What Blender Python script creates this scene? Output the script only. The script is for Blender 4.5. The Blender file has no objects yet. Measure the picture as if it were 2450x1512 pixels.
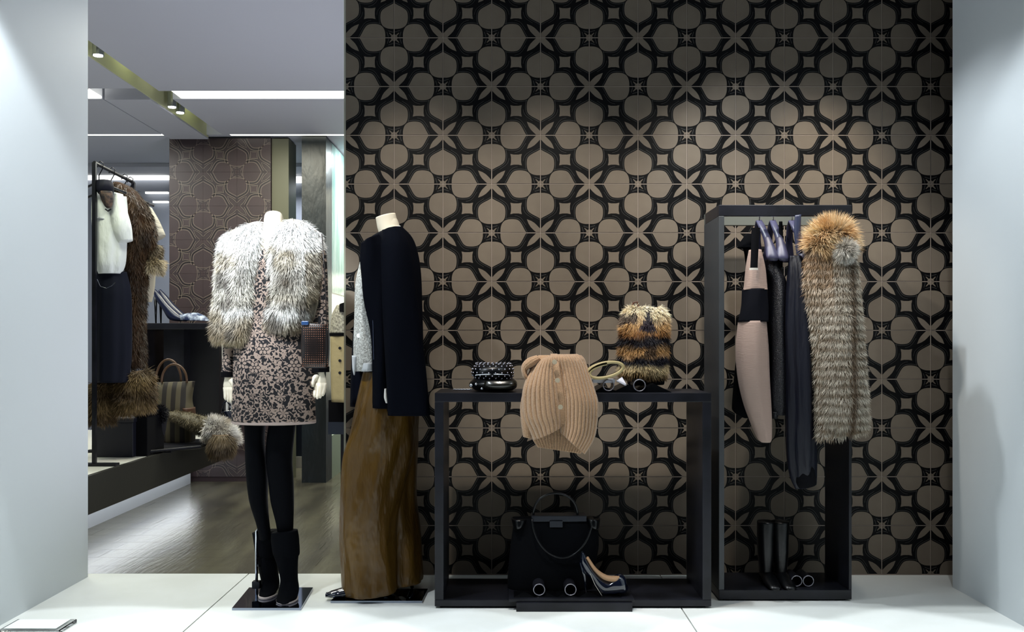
import bpy, bmesh, math, random
import numpy as np
from mathutils import Vector, Matrix
PI = math.pi
F = 2200.0            # focal length in pixels of the 2450 px wide picture
H = 1.049             # eye height above the window floor
VX, VY = 1219.0, 820.0
C = bpy.context.scene.collection
S = bpy.context.scene

# ------------------------------------------------------------------ camera, world, lights
cd = bpy.data.cameras.new('camera'); cam = bpy.data.objects.new('camera', cd); C.objects.link(cam)
cam.location = (0, 0, H); cam.rotation_euler = (PI/2, 0, 0)
cd.sensor_width = 36; cd.lens = F/2450*36
cd.shift_x = (1225-VX)/2450; cd.shift_y = (VY-756)/2450
cd.clip_start = .05; cd.clip_end = 60
S.camera = cam
S.view_settings.view_transform = 'Standard'; S.view_settings.look = 'None'
S.view_settings.gamma = 1; S.view_settings.use_curve_mapping = False
S.view_settings.exposure = 0.0
w = bpy.data.worlds.new('world'); S.world = w; w.use_nodes = True
w.node_tree.nodes['Background'].inputs[0].default_value = (.5, .6, .8, 1)
w.node_tree.nodes['Background'].inputs[1].default_value = .05

def aim(o, target):
    d = Vector(target) - Vector(o.location)
    o.rotation_euler = d.to_track_quat('-Z', 'Y').to_euler()
def spot(loc, target, power, size, blend=.4, col=(1, 1, 1), rad=.03):
    l = bpy.data.lights.new('spot_light', 'SPOT'); l.energy = power; l.spot_size = math.radians(size)
    l.spot_blend = blend; l.color = col; l.shadow_soft_size = rad
    o = bpy.data.objects.new('spot_light', l); C.objects.link(o); o.location = loc; aim(o, target)
def area(loc, target, power, sx, sy, col=(1, 1, 1)):
    l = bpy.data.lights.new('area_light', 'AREA'); l.energy = power; l.shape = 'RECTANGLE'
    l.size = sx; l.size_y = sy; l.color = col
    o = bpy.data.objects.new('area_light', l); C.objects.link(o); o.location = loc; aim(o, target)
COOL = (.88, .95, 1.0); WARM = (1.0, .86, .66)
# window display spots
spot((-1.50, 2.75, 2.72), (-1.70, 2.75, 0), 118, 116, .22, COOL, .04)
spot((1.45, 2.75, 2.72), (1.72, 2.70, 0), 40, 112, .25, COOL, .04)
for x in (-1.55, -1.0, -.45, .1, .65, 1.2, 1.75):                             # row washing the front of the floor
    spot((x, 2.72, 2.76), (x, 2.76, 0), 150, 37, .10, COOL, .02)
spot((.38, 3.55, 2.75), (1.62, 3.72, 1.0), 90, 74, .5, COOL, .03)             # over the table, towards the rack
spot((-1.35, 2.45, 2.75), (-.98, 3.78, 1.35), 330, 24, .8, COOL, .03)         # on the first mannequin
spot((-.15, 3.05, 2.75), (.25, 3.75, .95), 120, 34, .8, (1, .93, .84), .03)    # on the cardigan
spot((-.2, 2.7, 2.76), (1.32, 3.80, 1.35), 95, 30, .8, (1, .93, .84), .03)    # on the hanging fur coat
spot((1.1, 3.3, 2.76), (1.45, 4.15, 1.75), 55, 30, 1, WARM, .04)
for x, p in ((-.45, 100), (.15, 108), (.75, 108), (1.3, 72)):
    spot((x, 3.15, 2.76), (x+.05, 4.15, 1.30), p, 50, 1.0, (1, .94, .85), .05)
# shop lighting
for x, y, p, c in ((-2.3, 6.0, 22, (.95, .97, .9)), (-1.9, 7.2, 28, (1, .97, .78)), (-3.4, 7.2, 26, (.95, .97, .9)), (-1.4, 5.2, 18, (.95, .97, .9)), (-2.6, 5.0, 18, (.95, 1, .75))):
    area((x, y, 2.78), (x, y, 0), p, .5, .5, c)
area((-.55, 5.6, .3), (-1.6, 6.2, 2.8), 22, 1.0, .5, (.85, .88, 1))  # added uplight hidden behind the tiled wall, brightens the shop ceiling
area((-2.5, 9.2, 2.6), (-2.5, 9.2, 0), 30, 1.5, .4, (.9, .95, 1))
area((-.9, 8.9, 2.5), (-1.2, 9.3, .8), 40, .8, .4, (1, .95, .7))
area((-.55, 4.6, .3), (-1.2, 5.0, 2.8), 16, 1.0, .4, (.85, .88, 1))  # second added uplight, unseen, for the nearer part of the ceiling

# ------------------------------------------------------------------ helpers
def lin(c):
    return tuple((v/12.92 if v <= .04045 else ((v+.055)/1.055)**2.4) for v in c)
def hx(s):
    return lin([int(s[i:i+2], 16)/255 for i in (0, 2, 4)])
MATS = {}
def mat(name, col, rough=.6, metal=0, bump=None, vary=None, emit=None, coat=0, sheen=0, stretch=(1, 1, 1), spec=None):
    if name in MATS: return MATS[name]
    m = bpy.data.materials.new(name); m.use_nodes = True; nt = m.node_tree; b = nt.nodes['Principled BSDF']
    if isinstance(col, str): col = hx(col)
    b.inputs['Base Color'].default_value = (*col, 1); b.inputs['Roughness'].default_value = rough
    b.inputs['Metallic'].default_value = metal; b.inputs['Coat Weight'].default_value = coat
    b.inputs['Sheen Weight'].default_value = sheen
    if spec is None: spec = .12 if (rough > .6 and sum(col) < .12) else .5
    b.inputs['Specular IOR Level'].default_value = spec
    tc = nt.nodes.new('ShaderNodeTexCoord'); mp = nt.nodes.new('ShaderNodeMapping')
    mp.inputs['Scale'].default_value = stretch; nt.links.new(tc.outputs['Object'], mp.inputs[0])
    if vary:
        n = nt.nodes.new('ShaderNodeTexNoise'); n.inputs['Scale'].default_value = vary[0]; n.inputs['Detail'].default_value = 5
        nt.links.new(mp.outputs[0], n.inputs[0])
        r = nt.nodes.new('ShaderNodeMix'); r.data_type = 'RGBA'
        c2 = hx(vary[1]) if isinstance(vary[1], str) else vary[1]
        r.inputs[6].default_value = (*col, 1); r.inputs[7].default_value = (*c2, 1)
        cr = nt.nodes.new('ShaderNodeMapRange'); cr.inputs[1].default_value = .38; cr.inputs[2].default_value = .62
        nt.links.new(n.outputs[0], cr.inputs[0]); nt.links.new(cr.outputs[0], r.inputs[0]); nt.links.new(r.outputs[2], b.inputs['Base Color'])
    if bump:
        n = nt.nodes.new('ShaderNodeTexNoise'); n.inputs['Scale'].default_value = bump[0]; n.inputs['Detail'].default_value = 4
        nt.links.new(mp.outputs[0], n.inputs[0])
        bp = nt.nodes.new('ShaderNodeBump'); bp.inputs['Strength'].default_value = bump[1]; bp.inputs['Distance'].default_value = bump[2]
        nt.links.new(n.outputs[0], bp.inputs['Height']); nt.links.new(bp.outputs[0], b.inputs['Normal'])
    if emit:
        b.inputs['Emission Color'].default_value = (*(hx(emit[0]) if isinstance(emit[0], str) else emit[0]), 1)
        b.inputs['Emission Strength'].default_value = emit[1]
    MATS[name] = m; return m

def at(px, py, d):
    return Vector(((px-VX)*d/F, d, H-(py-VY)*d/F))
def zfloor(d, z=0): return VY+(H-z)*F/d

class MB:
    def __init__(s): s.v = []; s.f = []; s.m = []
    def add(s, vs, fs, mi=0):
        o = len(s.v); s.v += [tuple(v) for v in vs]
        for f in fs: s.f.append(tuple(i+o for i in f)); s.m.append(mi)
        return s
    def box(s, a, b, mi=0):
        x0, y0, z0 = [min(a[i], b[i]) for i in range(3)]; x1, y1, z1 = [max(a[i], b[i]) for i in range(3)]
        return s.add([(x0,y0,z0),(x1,y0,z0),(x1,y1,z0),(x0,y1,z0),(x0,y0,z1),(x1,y0,z1),(x1,y1,z1),(x0,y1,z1)],
                     [(0,3,2,1),(4,5,6,7),(0,1,5,4),(1,2,6,5),(2,3,7,6),(3,0,4,7)], mi)
    def tube(s, pts, r, n=10, mi=0, closed=False, caps=True):
        pts = [Vector(p) for p in pts]; k = len(pts)
        if not hasattr(r, '__len__'): r = [r]*k
        up = Vector((0.13, 0.2, 1)).normalized(); rings = []
        for i, p in enumerate(pts):
            a = pts[(i-1) % k] if (closed or i > 0) else p; b = pts[(i+1) % k] if (closed or i < k-1) else p
            t = (b-a).normalized(); u = t.cross(up)
            if u.length < .1: u = t.cross(Vector((1, .1, 0)))
            u.normalize(); v = u.cross(t)
            rings.append([p+(u*math.cos(2*PI*j/n)+v*math.sin(2*PI*j/n))*r[i] for j in range(n)])
        vs = [v for q in rings for v in q]; fs = []
        for i in range(k if closed else k-1):
            for j in range(n):
                a, b = i*n+j, i*n+(j+1) % n; i2 = (i+1) % k
                fs.append((a, b, i2*n+(j+1) % n, i2*n+j))
        if caps and not closed: fs += [tuple(range(n))[::-1], tuple((k-1)*n+j for j in range(n))]
        return s.add(vs, fs, mi)
    def grid(s, g, cu=True, c0=False, c1=False, mi=0):
        R = len(g); N = len(g[0]); vs = [v for q in g for v in q]; fs = []
        for i in range(R-1):
            for j in range(N if cu else N-1):
                fs.append((i*N+j, i*N+(j+1) % N, (i+1)*N+(j+1) % N, (i+1)*N+j))
        if c0: fs.append(tuple(range(N))[::-1])
        if c1: fs.append(tuple((R-1)*N+j for j in range(N)))
        return s.add(vs, fs, mi)
    def sphere(s, c, r, n=8, mi=0, sq=(1, 1, 1)):
        g = []
        for i in range(n+1):
            t = PI*i/n
            g.append([(c[0]+r*sq[0]*math.sin(t)*math.cos(2*PI*j/n/1.0), c[1]+r*sq[1]*math.sin(t)*math.sin(2*PI*j/n), c[2]+r*sq[2]*math.cos(t)) for j in range(n)])
        return s.grid(g, True, False, False, mi)
    def arr(s): return np.array(s.v), s.f

def link(o, parent=None):
    C.objects.link(o)
    if parent:
        o.parent = parent; o.matrix_parent_inverse = parent.matrix_world.inverted()
    return o
def obj(name, mb, m, parent=None, smooth=False, solid=0, bevel=0, sub=0):
    me = bpy.data.meshes.new(name); me.from_pydata(mb.v, [], mb.f)
    ms = m if isinstance(m, (list, tuple)) else [m]
    for q in ms: me.materials.append(q)
    if len(ms) > 1: me.polygons.foreach_set('material_index', mb.m)
    bm = bmesh.new(); bm.from_mesh(me); bmesh.ops.recalc_face_normals(bm, faces=bm.faces); bm.to_mesh(me); bm.free()
    if smooth: me.polygons.foreach_set('use_smooth', [True]*len(me.polygons))
    o = bpy.data.objects.new(name, me)
    link(o, parent)
    if bevel:
        b = o.modifiers.new('bevel', 'BEVEL'); b.width = bevel; b.segments = 2; b.limit_method = 'ANGLE'
    if solid:
        b = o.modifiers.new('solid', 'SOLIDIFY'); b.thickness = solid; b.offset = 0
    if sub:
        b = o.modifiers.new('sub', 'SUBSURF'); b.levels = sub; b.render_levels = sub
    return o
def tag(o, label, cat, group=None, kind=None):
    o['label'] = label; o['category'] = cat
    if group: o['group'] = group
    if kind: o['kind'] = kind
    return o
def thing(name, loc, label, cat, group=None):
    o = bpy.data.objects.new(name, None); o.location = loc; o.empty_display_size = .1; C.objects.link(o)
    o.matrix_world = Matrix.Translation(loc)
    return tag(o, label, cat, group)
def struct(o): o['kind'] = 'structure'; return o
def stuff(o): o['kind'] = 'stuff'; return o

def crom(rows, sub):
    A = np.array(rows, float); k = len(A); out = []
    for i in range(k-1):
        p0, p1, p2, p3 = A[max(i-1, 0)], A[i], A[i+1], A[min(i+2, k-1)]
        for j in range(sub):
            t = j/sub
            out.append(.5*((2*p1)+(p2-p0)*t+(2*p0-5*p1+4*p2-p3)*t*t+(3*p1-p0-3*p2+p3)*t**3))
    out.append(A[-1]); return np.array(out)
# a pillow: cross-sections are ellipses between a left and a right outline point.
# rows: (xl, yl, xr, yr, depth_radius, y_offset) in photo pixels read at distance d
def pillow(rows, d, n=32, sub=6, fold=None, cap0=True, cap1=True, arc=None, mb=None, square=1.0):
    rows = [tuple(r)+(0,)*(6-len(r)) for r in rows]
    R = crom(rows, sub); g = []; K = len(R)
    for i, (xl, yl, xr, yr, ry, yo) in enumerate(R):
        a = at(xl, yl, d); b = at(xr, yr, d); c = (a+b)/2; h = (b-a)/2; t = i/(K-1); ring = []
        m = n if arc is None else n+1
        for j in range(m):
            th = 2*PI*j/n if arc is None else arc[0]+(arc[1]-arc[0])*j/n
            k = 1.0 if fold is None else 1+fold(th, t)
            cs, sn = math.cos(th), math.sin(th)
            if square != 1.0:
                cs = math.copysign(abs(cs)**square, cs); sn = math.copysign(abs(sn)**square, sn)
            ring.append(c+h*cs*k+Vector((0, 1, 0))*(sn*ry*k+yo))
        g.append(ring)
    mb = mb or MB()
    return mb.grid(g, arc is None, cap0 and arc is None, cap1 and arc is None)
def rows(*r):     # (y, xl, xr, ry[, yo]) horizontal rows
    return [(q[1], q[0], q[2], q[0], q[3], q[4] if len(q) > 4 else 0) for q in r]
# a sheet between a left and right curve (pixels) with bulge and ribs
def sheet(L, R, d, nu, sub=6, bulge=.03, rib=0, nrib=0, yo=0, mb=None, wav=0):
    A = crom([tuple(a)+tuple(b) for a, b in zip(L, R)], sub); g = []
    for i, q in enumerate(A):
        a = at(q[0], q[1], d); b = at(q[-2], q[-1], d)
        ex = (q[2], q[5]) if len(q) == 6 else (0, 0)
        if len(q) == 6: a = at(q[0], q[1], d); b = at(q[3], q[4], d)
        ring = []
        for j in range(nu+1):
            u = j/nu; p = a.lerp(b, u)
            dy = yo-bulge*math.sin(PI*u)+ex[0]*(1-u)+ex[1]*u
            if nrib: dy -= rib*abs(math.sin(PI*nrib*u))
            if wav: dy += wav*math.sin(9*u+i*.25)
            ring.append(p+Vector((0, dy, 0)))
        g.append(ring)
    mb = mb or MB()
    return mb.grid(g, False)

def vnoise(P, sc, seed=0):
    P = np.asarray(P)*sc+seed*17.31
    i = np.floor(P).astype(np.int64); f = P-i; f = f*f*(3-2*f)
    def h(ix):
        n = (ix[:, 0]*374761393+ix[:, 1]*668265263+ix[:, 2]*2147483647+seed*1274126177) & 0x7fffffff
        n = ((n ^ (n >> 13))*1274126177) & 0x7fffffff
        return ((n ^ (n >> 16)) & 0xffff)/65535.0
    r = 0
    for dx in (0, 1):
        for dy in (0, 1):
            for dz in (0, 1):
                wgt = (f[:, 0] if dx else 1-f[:, 0])*(f[:, 1] if dy else 1-f[:, 1])*(f[:, 2] if dz else 1-f[:, 2])
                r = r+wgt*h(i+np.array([dx, dy, dz]))
    return r
def furmat():
    if 'fur_hair' in MATS: return MATS['fur_hair']
    m = mat('fur_hair', (.5, .4, .3), .5); nt = m.node_tree; b = nt.nodes['Principled BSDF']
    a = nt.nodes.new('ShaderNodeVertexColor'); a.layer_name = 'Col'
    nt.links.new(a.outputs[0], b.inputs['Base Color'])
    b.inputs['Specular IOR Level'].default_value = .25
    return m
def fur(mbs, parent, n, length, width, colf, seed=1, down=.55, lift=.6, name='fur_pile', curl=.35, tips=1.15):
    rng = np.random.default_rng(seed); T = []
    for mb in mbs:
        V = np.array(mb.v)
        for f in mb.f:
            if len(f) > 4: continue
            T.append(V[[f[0], f[1], f[2]]])
            if len(f) == 4: T.append(V[[f[0], f[2], f[3]]])
    # consistent outward normals: away from the centre axis of each shell
    out = []
    T = np.array(T); N = np.cross(T[:, 1]-T[:, 0], T[:, 2]-T[:, 0]); A = np.linalg.norm(N, axis=1)+1e-12
    k = 0
    for mb in mbs:
        V = np.array(mb.v); cnt = sum((2 if len(f) == 4 else 1) for f in mb.f if len(f) <= 4)
        Tm = T[k:k+cnt].mean(1)
        # local centre at same height
        zc = V[:, 2]; cen = np.zeros((cnt, 3))
        order = np.linspace(zc.min(), zc.max(), 24); cs = []
        for z in order:
            w_ = np.exp(-((zc-z)/.03)**2)+1e-9; cs.append((V*w_[:, None]).sum(0)/w_.sum())
        cs = np.array(cs)
        for a in range(3): cen[:, a] = np.interp(Tm[:, 2], order, cs[:, a])
        s = np.sign(((Tm-cen)*N[k:k+cnt]).sum(1)); s[s == 0] = 1; N[k:k+cnt] *= s[:, None]; k += cnt
    idx = rng.choice(len(T), n, p=A/A.sum()); r1 = np.sqrt(rng.random(n)); r2 = rng.random(n)
    P = T[idx, 0]*(1-r1)[:, None]+T[idx, 1]*(r1*(1-r2))[:, None]+T[idx, 2]*(r1*r2)[:, None]
    Nn = N[idx]/A[idx][:, None]
    D = Nn*lift+np.array([0, 0, -down])+rng.normal(0, .16, (n, 3))
    cl = np.stack([vnoise(P, 28, s)-.5 for s in (3, 4, 5)], 1)*curl*2; D = D+cl
    D /= np.linalg.norm(D, axis=1)[:, None]
    L = length*(.6+.7*rng.random(n))
    W = np.cross(D, Nn+rng.normal(0, .35, (n, 3))); W /= (np.linalg.norm(W, axis=1)[:, None]+1e-9); W *= width*(.6+.8*rng.random(n))[:, None]*.5
    M = P+D*(L*.5)[:, None]; D2 = D+np.array([0, 0, -down*.5]); D2 /= np.linalg.norm(D2, axis=1)[:, None]
    E = M+D2*(L*.5)[:, None]
    V = np.stack([P-W, P+W, M-W*.8, M+W*.8, E], 1).reshape(-1, 3)
    me = bpy.data.meshes.new(name); me.vertices.add(n*5); me.vertices.foreach_set('co', V.astype(np.float32).ravel())
    b = (np.arange(n)*5)[:, None]; LI = (b+np.array([0, 1, 3, 2, 2, 3, 4])).ravel()
    me.loops.add(n*7); me.loops.foreach_set('vertex_index', LI.astype(np.int32))
    me.polygons.add(n*2); st = (np.arange(n)*7)[:, None]+np.array([0, 4])
    me.polygons.foreach_set('loop_start', st.ravel().astype(np.int32))
    me.update(calc_edges=True)
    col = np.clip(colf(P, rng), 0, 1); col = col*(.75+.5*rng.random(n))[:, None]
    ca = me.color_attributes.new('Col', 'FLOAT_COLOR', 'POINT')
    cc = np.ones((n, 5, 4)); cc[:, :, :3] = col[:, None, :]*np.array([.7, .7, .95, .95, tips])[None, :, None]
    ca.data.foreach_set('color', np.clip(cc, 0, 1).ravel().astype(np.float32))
    me.materials.append(furmat()); o = bpy.data.objects.new(name, me); link(o, parent); stuff(o); return o
def mixc(a, b, t): t = np.clip(t, 0, 1)[:, None]; return np.array(a)*(1-t)+np.array(b)*t

# ------------------------------------------------------------------ materials
M_white = mat('white_paint', 'd6dcdf', .55)
M_floor = mat('white_lacquer', 'e4e6e2', .35, vary=(3, 'dcded8'))
M_ceil = mat('ceiling_paint', 'b4b6c0', .7)
M_black = mat('black_steel', '0f1015', .38, spec=.3, bump=(60, .15, .002), vary=(9, '191a21'))
M_blackw = mat('black_velvet', '050509', .9)
M_chrome = mat('chrome', 'c8ccd4', .12, 1)
M_plate = mat('mirror_steel', '9aa3b4', .05, 1)
M_cream = mat('mannequin_cream', 'e9dfc9', .5)
M_navy = mat('navy_velvet', '05070f', .9, spec=.05, bump=(40, .3, .004))
M_dark = mat('dark_cloth', '030407', .9, spec=.08, bump=(90, .3, .002))
M_leather = mat('black_leather', '020305', .3, spec=.35, bump=(90, .25, .002))
M_glow = mat('light_panel', (1, 1, 1), .5, emit=((1, 1, .86), 3.0))
M_glow2 = mat('light_strip', (1, 1, 1), .5, emit=((1, 1, .93), 2.5))

# ------------------------------------------------------------------ setting: window box
XL, XR, DW = -1.889, 1.901, 4.151
fl = struct(obj('floor', MB().box((XL-.05, 1.9, -.16), (2.4, DW+.03, -.025)), M_floor))
g = .0025
J1, J2 = -1.185, .68
for a, b in ((XL-.04, J1-g), (J1+g, J2-g), (J2+g, 2.38)):
    obj('floor_panel', MB().box((a, 1.9, -.028), (b, DW+.028, 0)), M_floor, fl, bevel=.001)
wl = struct(obj('wall_left', MB().box((XL-.12, 1.2, -.16), (XL, 4.12, 2.83)), M_white))
wr = struct(obj('wall_right', MB().box((XR, 1.2, -.16), (XR+.45, 3.945, 2.83)), M_white))
# ceiling panels above the window and the shop
ZC = 2.83
ce = struct(obj('ceiling', MB().box((-6, .8, ZC+.3), (3.2, 11.2, ZC+.36)), M_ceil))
def cpanel(x0, x1, y0, y1, z=ZC, t=.10):
    return obj('ceiling_panel', MB().box((x0, y0, z), (x1, y1, z+t)), M_ceil, ce)
cpanel(-2.48, 3.1, .8, 6.505); cpanel(-2.46, 3.1, 6.717, 7.86); cpanel(-3.0, 3.1, 7.93, 11.1, ZC+.015)
cpanel(-2.95, -2.62, 4.4, 6.44); cpanel(-2.95, -2.62, 6.70, 8.0, ZC-.01)
cpanel(-5.9, -2.975, .8, 6.50, ZC+.01); cpanel(-5.9, -2.975, 6.717, 7.86); cpanel(-5.9, -3.0, 7.93, 11.1, ZC+.015)
cpanel(-2.95, -2.62, .8, 4.3)
obj('channel_wall', MB().box((-2.62, 4.42, ZC+.002), (-2.612, 7.98, ZC+.3)), mat('channel_lit_yellow', 'b9bb95', .5), ce)  # yellowish lamplight on the channel sides is put into their colour
obj('channel_wall', MB().box((-2.478, 6.0, ZC+.1), (-2.46, 7.9, ZC+.3)), mat('channel_lit_yellow', 'b9bb95', .5), ce)
obj('light_cove', MB().box((-2.40, 6.505, ZC+.006), (3.1, 6.717, ZC+.02)), M_glow, ce)
obj('light_cove', MB().box((-5.9, 6.505, ZC+.006), (-2.98, 6.717, ZC+.02)), M_glow, ce)
obj('light_cove', MB().box((-2.4, 7.86, ZC+.006), (3.1, 7.93, ZC+.016)), M_glow, ce)
obj('light_cove', MB().box((-5.9, 7.86, ZC+.006), (-2.98, 7.93, ZC+.016)), M_glow, ce)
for y_ in (5.3, 6.2, 7.4):
    area((-2.50, y_, ZC+.28), (-2.56, y_, ZC), 1.2, .05, .3, (.95, 1, .7))
# recessed spotlights in the ceiling channel
for y in (5.7, 6.95, 7.12):
    t = thing('ceiling_spotlight', (-2.55, y, ZC+.02), {5.7: 'round recessed spotlight in ceiling channel nearest the window', 6.95: 'recessed spotlight in ceiling channel past the bright cove, the nearer', 7.12: 'recessed spotlight in ceiling channel past the bright cove, the farther'}[y], 'light')
    obj('housing', MB().tube([(-2.55, y, ZC+.0), (-2.55, y, ZC+.29)], .035, 14), M_chrome, t)
    obj('lens', MB().tube([(-2.55, y, ZC-.004), (-2.55, y, ZC+.002)], .028, 14), mat('lamp_lens', (1, 1, 1), .3, emit=((1, 1, 1), 20)), t)

# ------------------------------------------------------------------ ornamental tiles
PETAL = [(.18, 0), (.182, .10), (.205, .18), (.245, .235), (.30, .268), (.38, .282), (.45, .282), (.52, .272), (.572, .24), (.62, .17), (.66, .09), (.71, 0)]
LEAF = [(0, 0), (.09, 0), (.115, .035), (.158, .075), (.205, .125), (.245, .19), (.278, .278), (.19, .245), (.125, .205), (.075, .158), (.035, .115), (0, .09)]
STAR = [(0, 0), (.07, .0), (.055, .036), (.102, .094), (.094, .102), (.036, .055), (0, .07)]
def smooth_poly(p, closed=False, k=2):
    for _ in range(k):
        q = [] if closed else [p[0]]
        for i in range(len(p) if closed else len(p)-1):
            a, b = p[i], p[(i+1) % len(p)]
            q += [(a[0]*.75+b[0]*.25, a[1]*.75+b[1]*.25), (a[0]*.25+b[0]*.75, a[1]*.25+b[1]*.75)]
        if not closed: q.append(p[-1])
        p = q
    return p
SQ = []
for k in range(4):
    c, s = [(1, 0), (0, 1), (-1, 0), (0, -1)][k]
    for x, y in ((.118, -.118), (.103, -.05), (.103, .05)):
        SQ.append((.5+x*c-y*s, .5+x*s+y*c))
def tile_mesh(name, P, mats, relief, outline=False):
    mb = MB(); e = .0014 if P < .25 else .0004
    gw = e/P
    # body, front face at y = 0, from the wall at y = +.008
    b = .0010 if P < .25 else .0003
    x0, x1 = e, P-e
    mb.add([(x0,.008,x0),(x1,.008,x0),(x1,.008,x1),(x0,.008,x1),(x0,b,x0),(x1,b,x0),(x1,b,x1),(x0,b,x1),
            (x0+b,0,x0+b),(x1-b,0,x0+b),(x1-b,0,x1-b),(x0+b,0,x1-b)],
           [(4,5,1,0),(5,6,2,1),(6,7,3,2),(7,4,0,3),(8,9,5,4),(9,10,6,5),(10,11,7,6),(11,8,4,7),(8,9,10,11)], 0)
    lo, hi = gw+b/P, 1-gw-b/P
    def clip(p): return [(min(max(x, lo), hi), min(max(y, lo), hi)) for x, y in p]
    def prism(p, mi, h=relief):
        p = clip(p); q = []
        for v in p:
            if not q or (abs(v[0]-q[-1][0])+abs(v[1]-q[-1][1])) > 1e-5: q.append(v)
        if abs(q[0][0]-q[-1][0])+abs(q[0][1]-q[-1][1]) < 1e-5: q.pop()
        n = len(q); vs = [(x*P, -h, y*P) for x, y in q]+[(x*P, 0, y*P) for x, y in q]
        mb.add(vs, [tuple(range(n))]+[(i, (i+1) % n, n+(i+1) % n, n+i) for i in range(n)], mi)
    def strip(p, wd, mi, h, closed=False, off=0.0):
        n = len(p); A = []; B = []
        for i in range(n):
            a = p[(i-1) % n] if (closed or i > 0) else p[i]; c = p[(i+1) % n] if (closed or i < n-1) else p[i]
            tx, ty = c[0]-a[0], c[1]-a[1]; l = math.hypot(tx, ty) or 1; nx, ny = -ty/l, tx/l
            A.append((p[i][0]+nx*off, p[i][1]+ny*off)); B.append((p[i][0]+nx*(off+wd), p[i][1]+ny*(off+wd)))
        A = clip(A); B = clip(B)
        for i in range(n if closed else n-1):
            j = (i+1) % n
            mb.add([(A[i][0]*P, -h, A[i][1]*P), (A[j][0]*P, -h, A[j][1]*P), (B[j][0]*P, -h, B[j][1]*P), (B[i][0]*P, -h, B[i][1]*P)], [(0, 1, 2, 3)], mi)
    pet = smooth_poly(PETAL, False, 1); lf = LEAF; sq = SQ
    tr = [lambda x, y: (x, y), lambda x, y: (y, x), lambda x, y: (1-x, 1-y), lambda x, y: (1-y, 1-x)]
    for k, f in enumerate(tr):
        flip = k in (1, 3)
        pp = [f(x, y) for x, y in pet]
        prism(pp, 1)
        q = [v for v in pet if v[0] > .27]; qq = [f(*v) for v in q]
        sg = -1 if flip else 1
        if outline:
            strip([f(*v) for v in pet], sg*.012, 2, relief+.0002, off=sg*.004)
            strip(qq, sg*.022, 3, relief+.0002, off=sg*.045)
            strip([v for v in qq if True], sg*.012, 2, relief+.0003, off=sg*.075)
        else:  # grey strips drawn as highlights of the raised glaze
            strip(qq, sg*.007, 2, relief*.6, off=sg*.022)
            o = [f(*v) for v in ((.47, .352), (.52, .345), (.57, .325), (.62, .28), (.66, .22), (.70, .16))]
            strip(o, sg*.005, 2, relief*.6)
    for f in (tr[0], tr[2]):
        prism([f(x, y) for x, y in STAR], 1)
        for a, b2 in (((.115, .02), (.145, .12)), ((.02, .115), (.12, .145))):
            strip([f(*a), f(*b2)], .009, 2, relief*.5)
    for f in (lambda x, y: (1-x, y), lambda x, y: (x, 1-y)):
        p = [f(x, y) for x, y in lf]; prism(p, 1)
        if outline: strip(p[1:], .010, 2, relief+.0002, off=.0); strip(p[1:], -.016, 3, relief+.0002)
    prism(sq, 1)
    if outline: strip(sq, .012, 2, relief+.0002, True); strip(sq, -.02, 3, relief+.0002, True)
    me = bpy.data.meshes.new(name); me.from_pydata(mb.v, [], mb.f)
    for m in mats: me.materials.append(m)
    me.polygons.foreach_set('material_index', mb.m)
    return me
M_tan = mat('tan_tile_face', '6b6155', .6, spec=.2, vary=(7, '665c51'))
M_tb = mat('black_tile_glaze', '020203', .5, spec=.15)
M_tl = mat('tile_glint_and_mark', '3c3a38', .45)  # grey of the drawn glaze highlights and of the star marks
P1 = 116.7*DW/F
tm = tile_mesh('tile', P1, [M_tb, M_tan, M_tl], .0009)
X0 = (826.3-VX)*DW/F
wb = struct(obj('wall_back', MB().box((X0+.002, DW+.0008, -.16), (X0+13*P1, DW+.16, ZC)), mat('grout', '8c7f74', .8)))
def lay_tiles(mesh, wall, P, x0, z0, y, nx, nz, par):
    for i in range(nx):
        for j in range(nz):
            o = bpy.data.objects.new('tile', mesh)
            x, z = x0+i*P, z0+j*P
            if (i+j+par) % 2 == 0: o.location = (x, y, z)
            else: o.location = (x, y, z+P); o.rotation_euler = (0, PI/2, 0)
            C.objects.link(o); o.parent = wall
lay_tiles(tm, wb, P1, X0, (1376-1374)/F*DW, DW, 13, 12, 0)
struct(obj('trim_1', MB().box((X0-.006, DW-.002, 0), (X0+.002, DW+.16, ZC)), mat('aluminium_trim', 'a9a898', .35, .6)))
# brown wall in the shop
DB = 8.0
P2 = 81.0*DB/F
M_bt = mat('brown_tile_face', '35282a', .5, vary=(5, '2f2426'))
M_bb = mat('brown_tile_ground', '2a2023', .5)
M_bl = mat('brown_tile_line', '75695f', .4); M_bd = mat('brown_tile_dark_line', '100d0f', .4)
tm2 = tile_mesh('tile', P2, [M_bb, M_bt, M_bl, M_bd], .0008, True)
bx0 = (486-81-VX)*DB/F; bx1 = bx0+3*P2
bw = struct(obj('wall_brown', MB().box((bx0, DB+.009, -.16), (bx1, DB+.12, ZC)), mat('brown_grout', '3a3031', .8)))
zb = H-(492.6+8*81-VY)*DB/F
lay_tiles(tm2, bw, P2, bx0, zb, DB, 3, 10, 1)

# ------------------------------------------------------------------ shop shell
ZF = -.16
M_sf = mat('shop_floor_boards', '5c594a', .22, vary=(2.2, '46433a'), bump=(14, .35, .004), stretch=(3.5, .5, 1))
sf = struct(obj('floor_shop', MB().box((-6, 4.1, ZF-.1), (3.2, 11.2, ZF-.012)), mat('subfloor', '1d1c1a', .8)))
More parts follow.
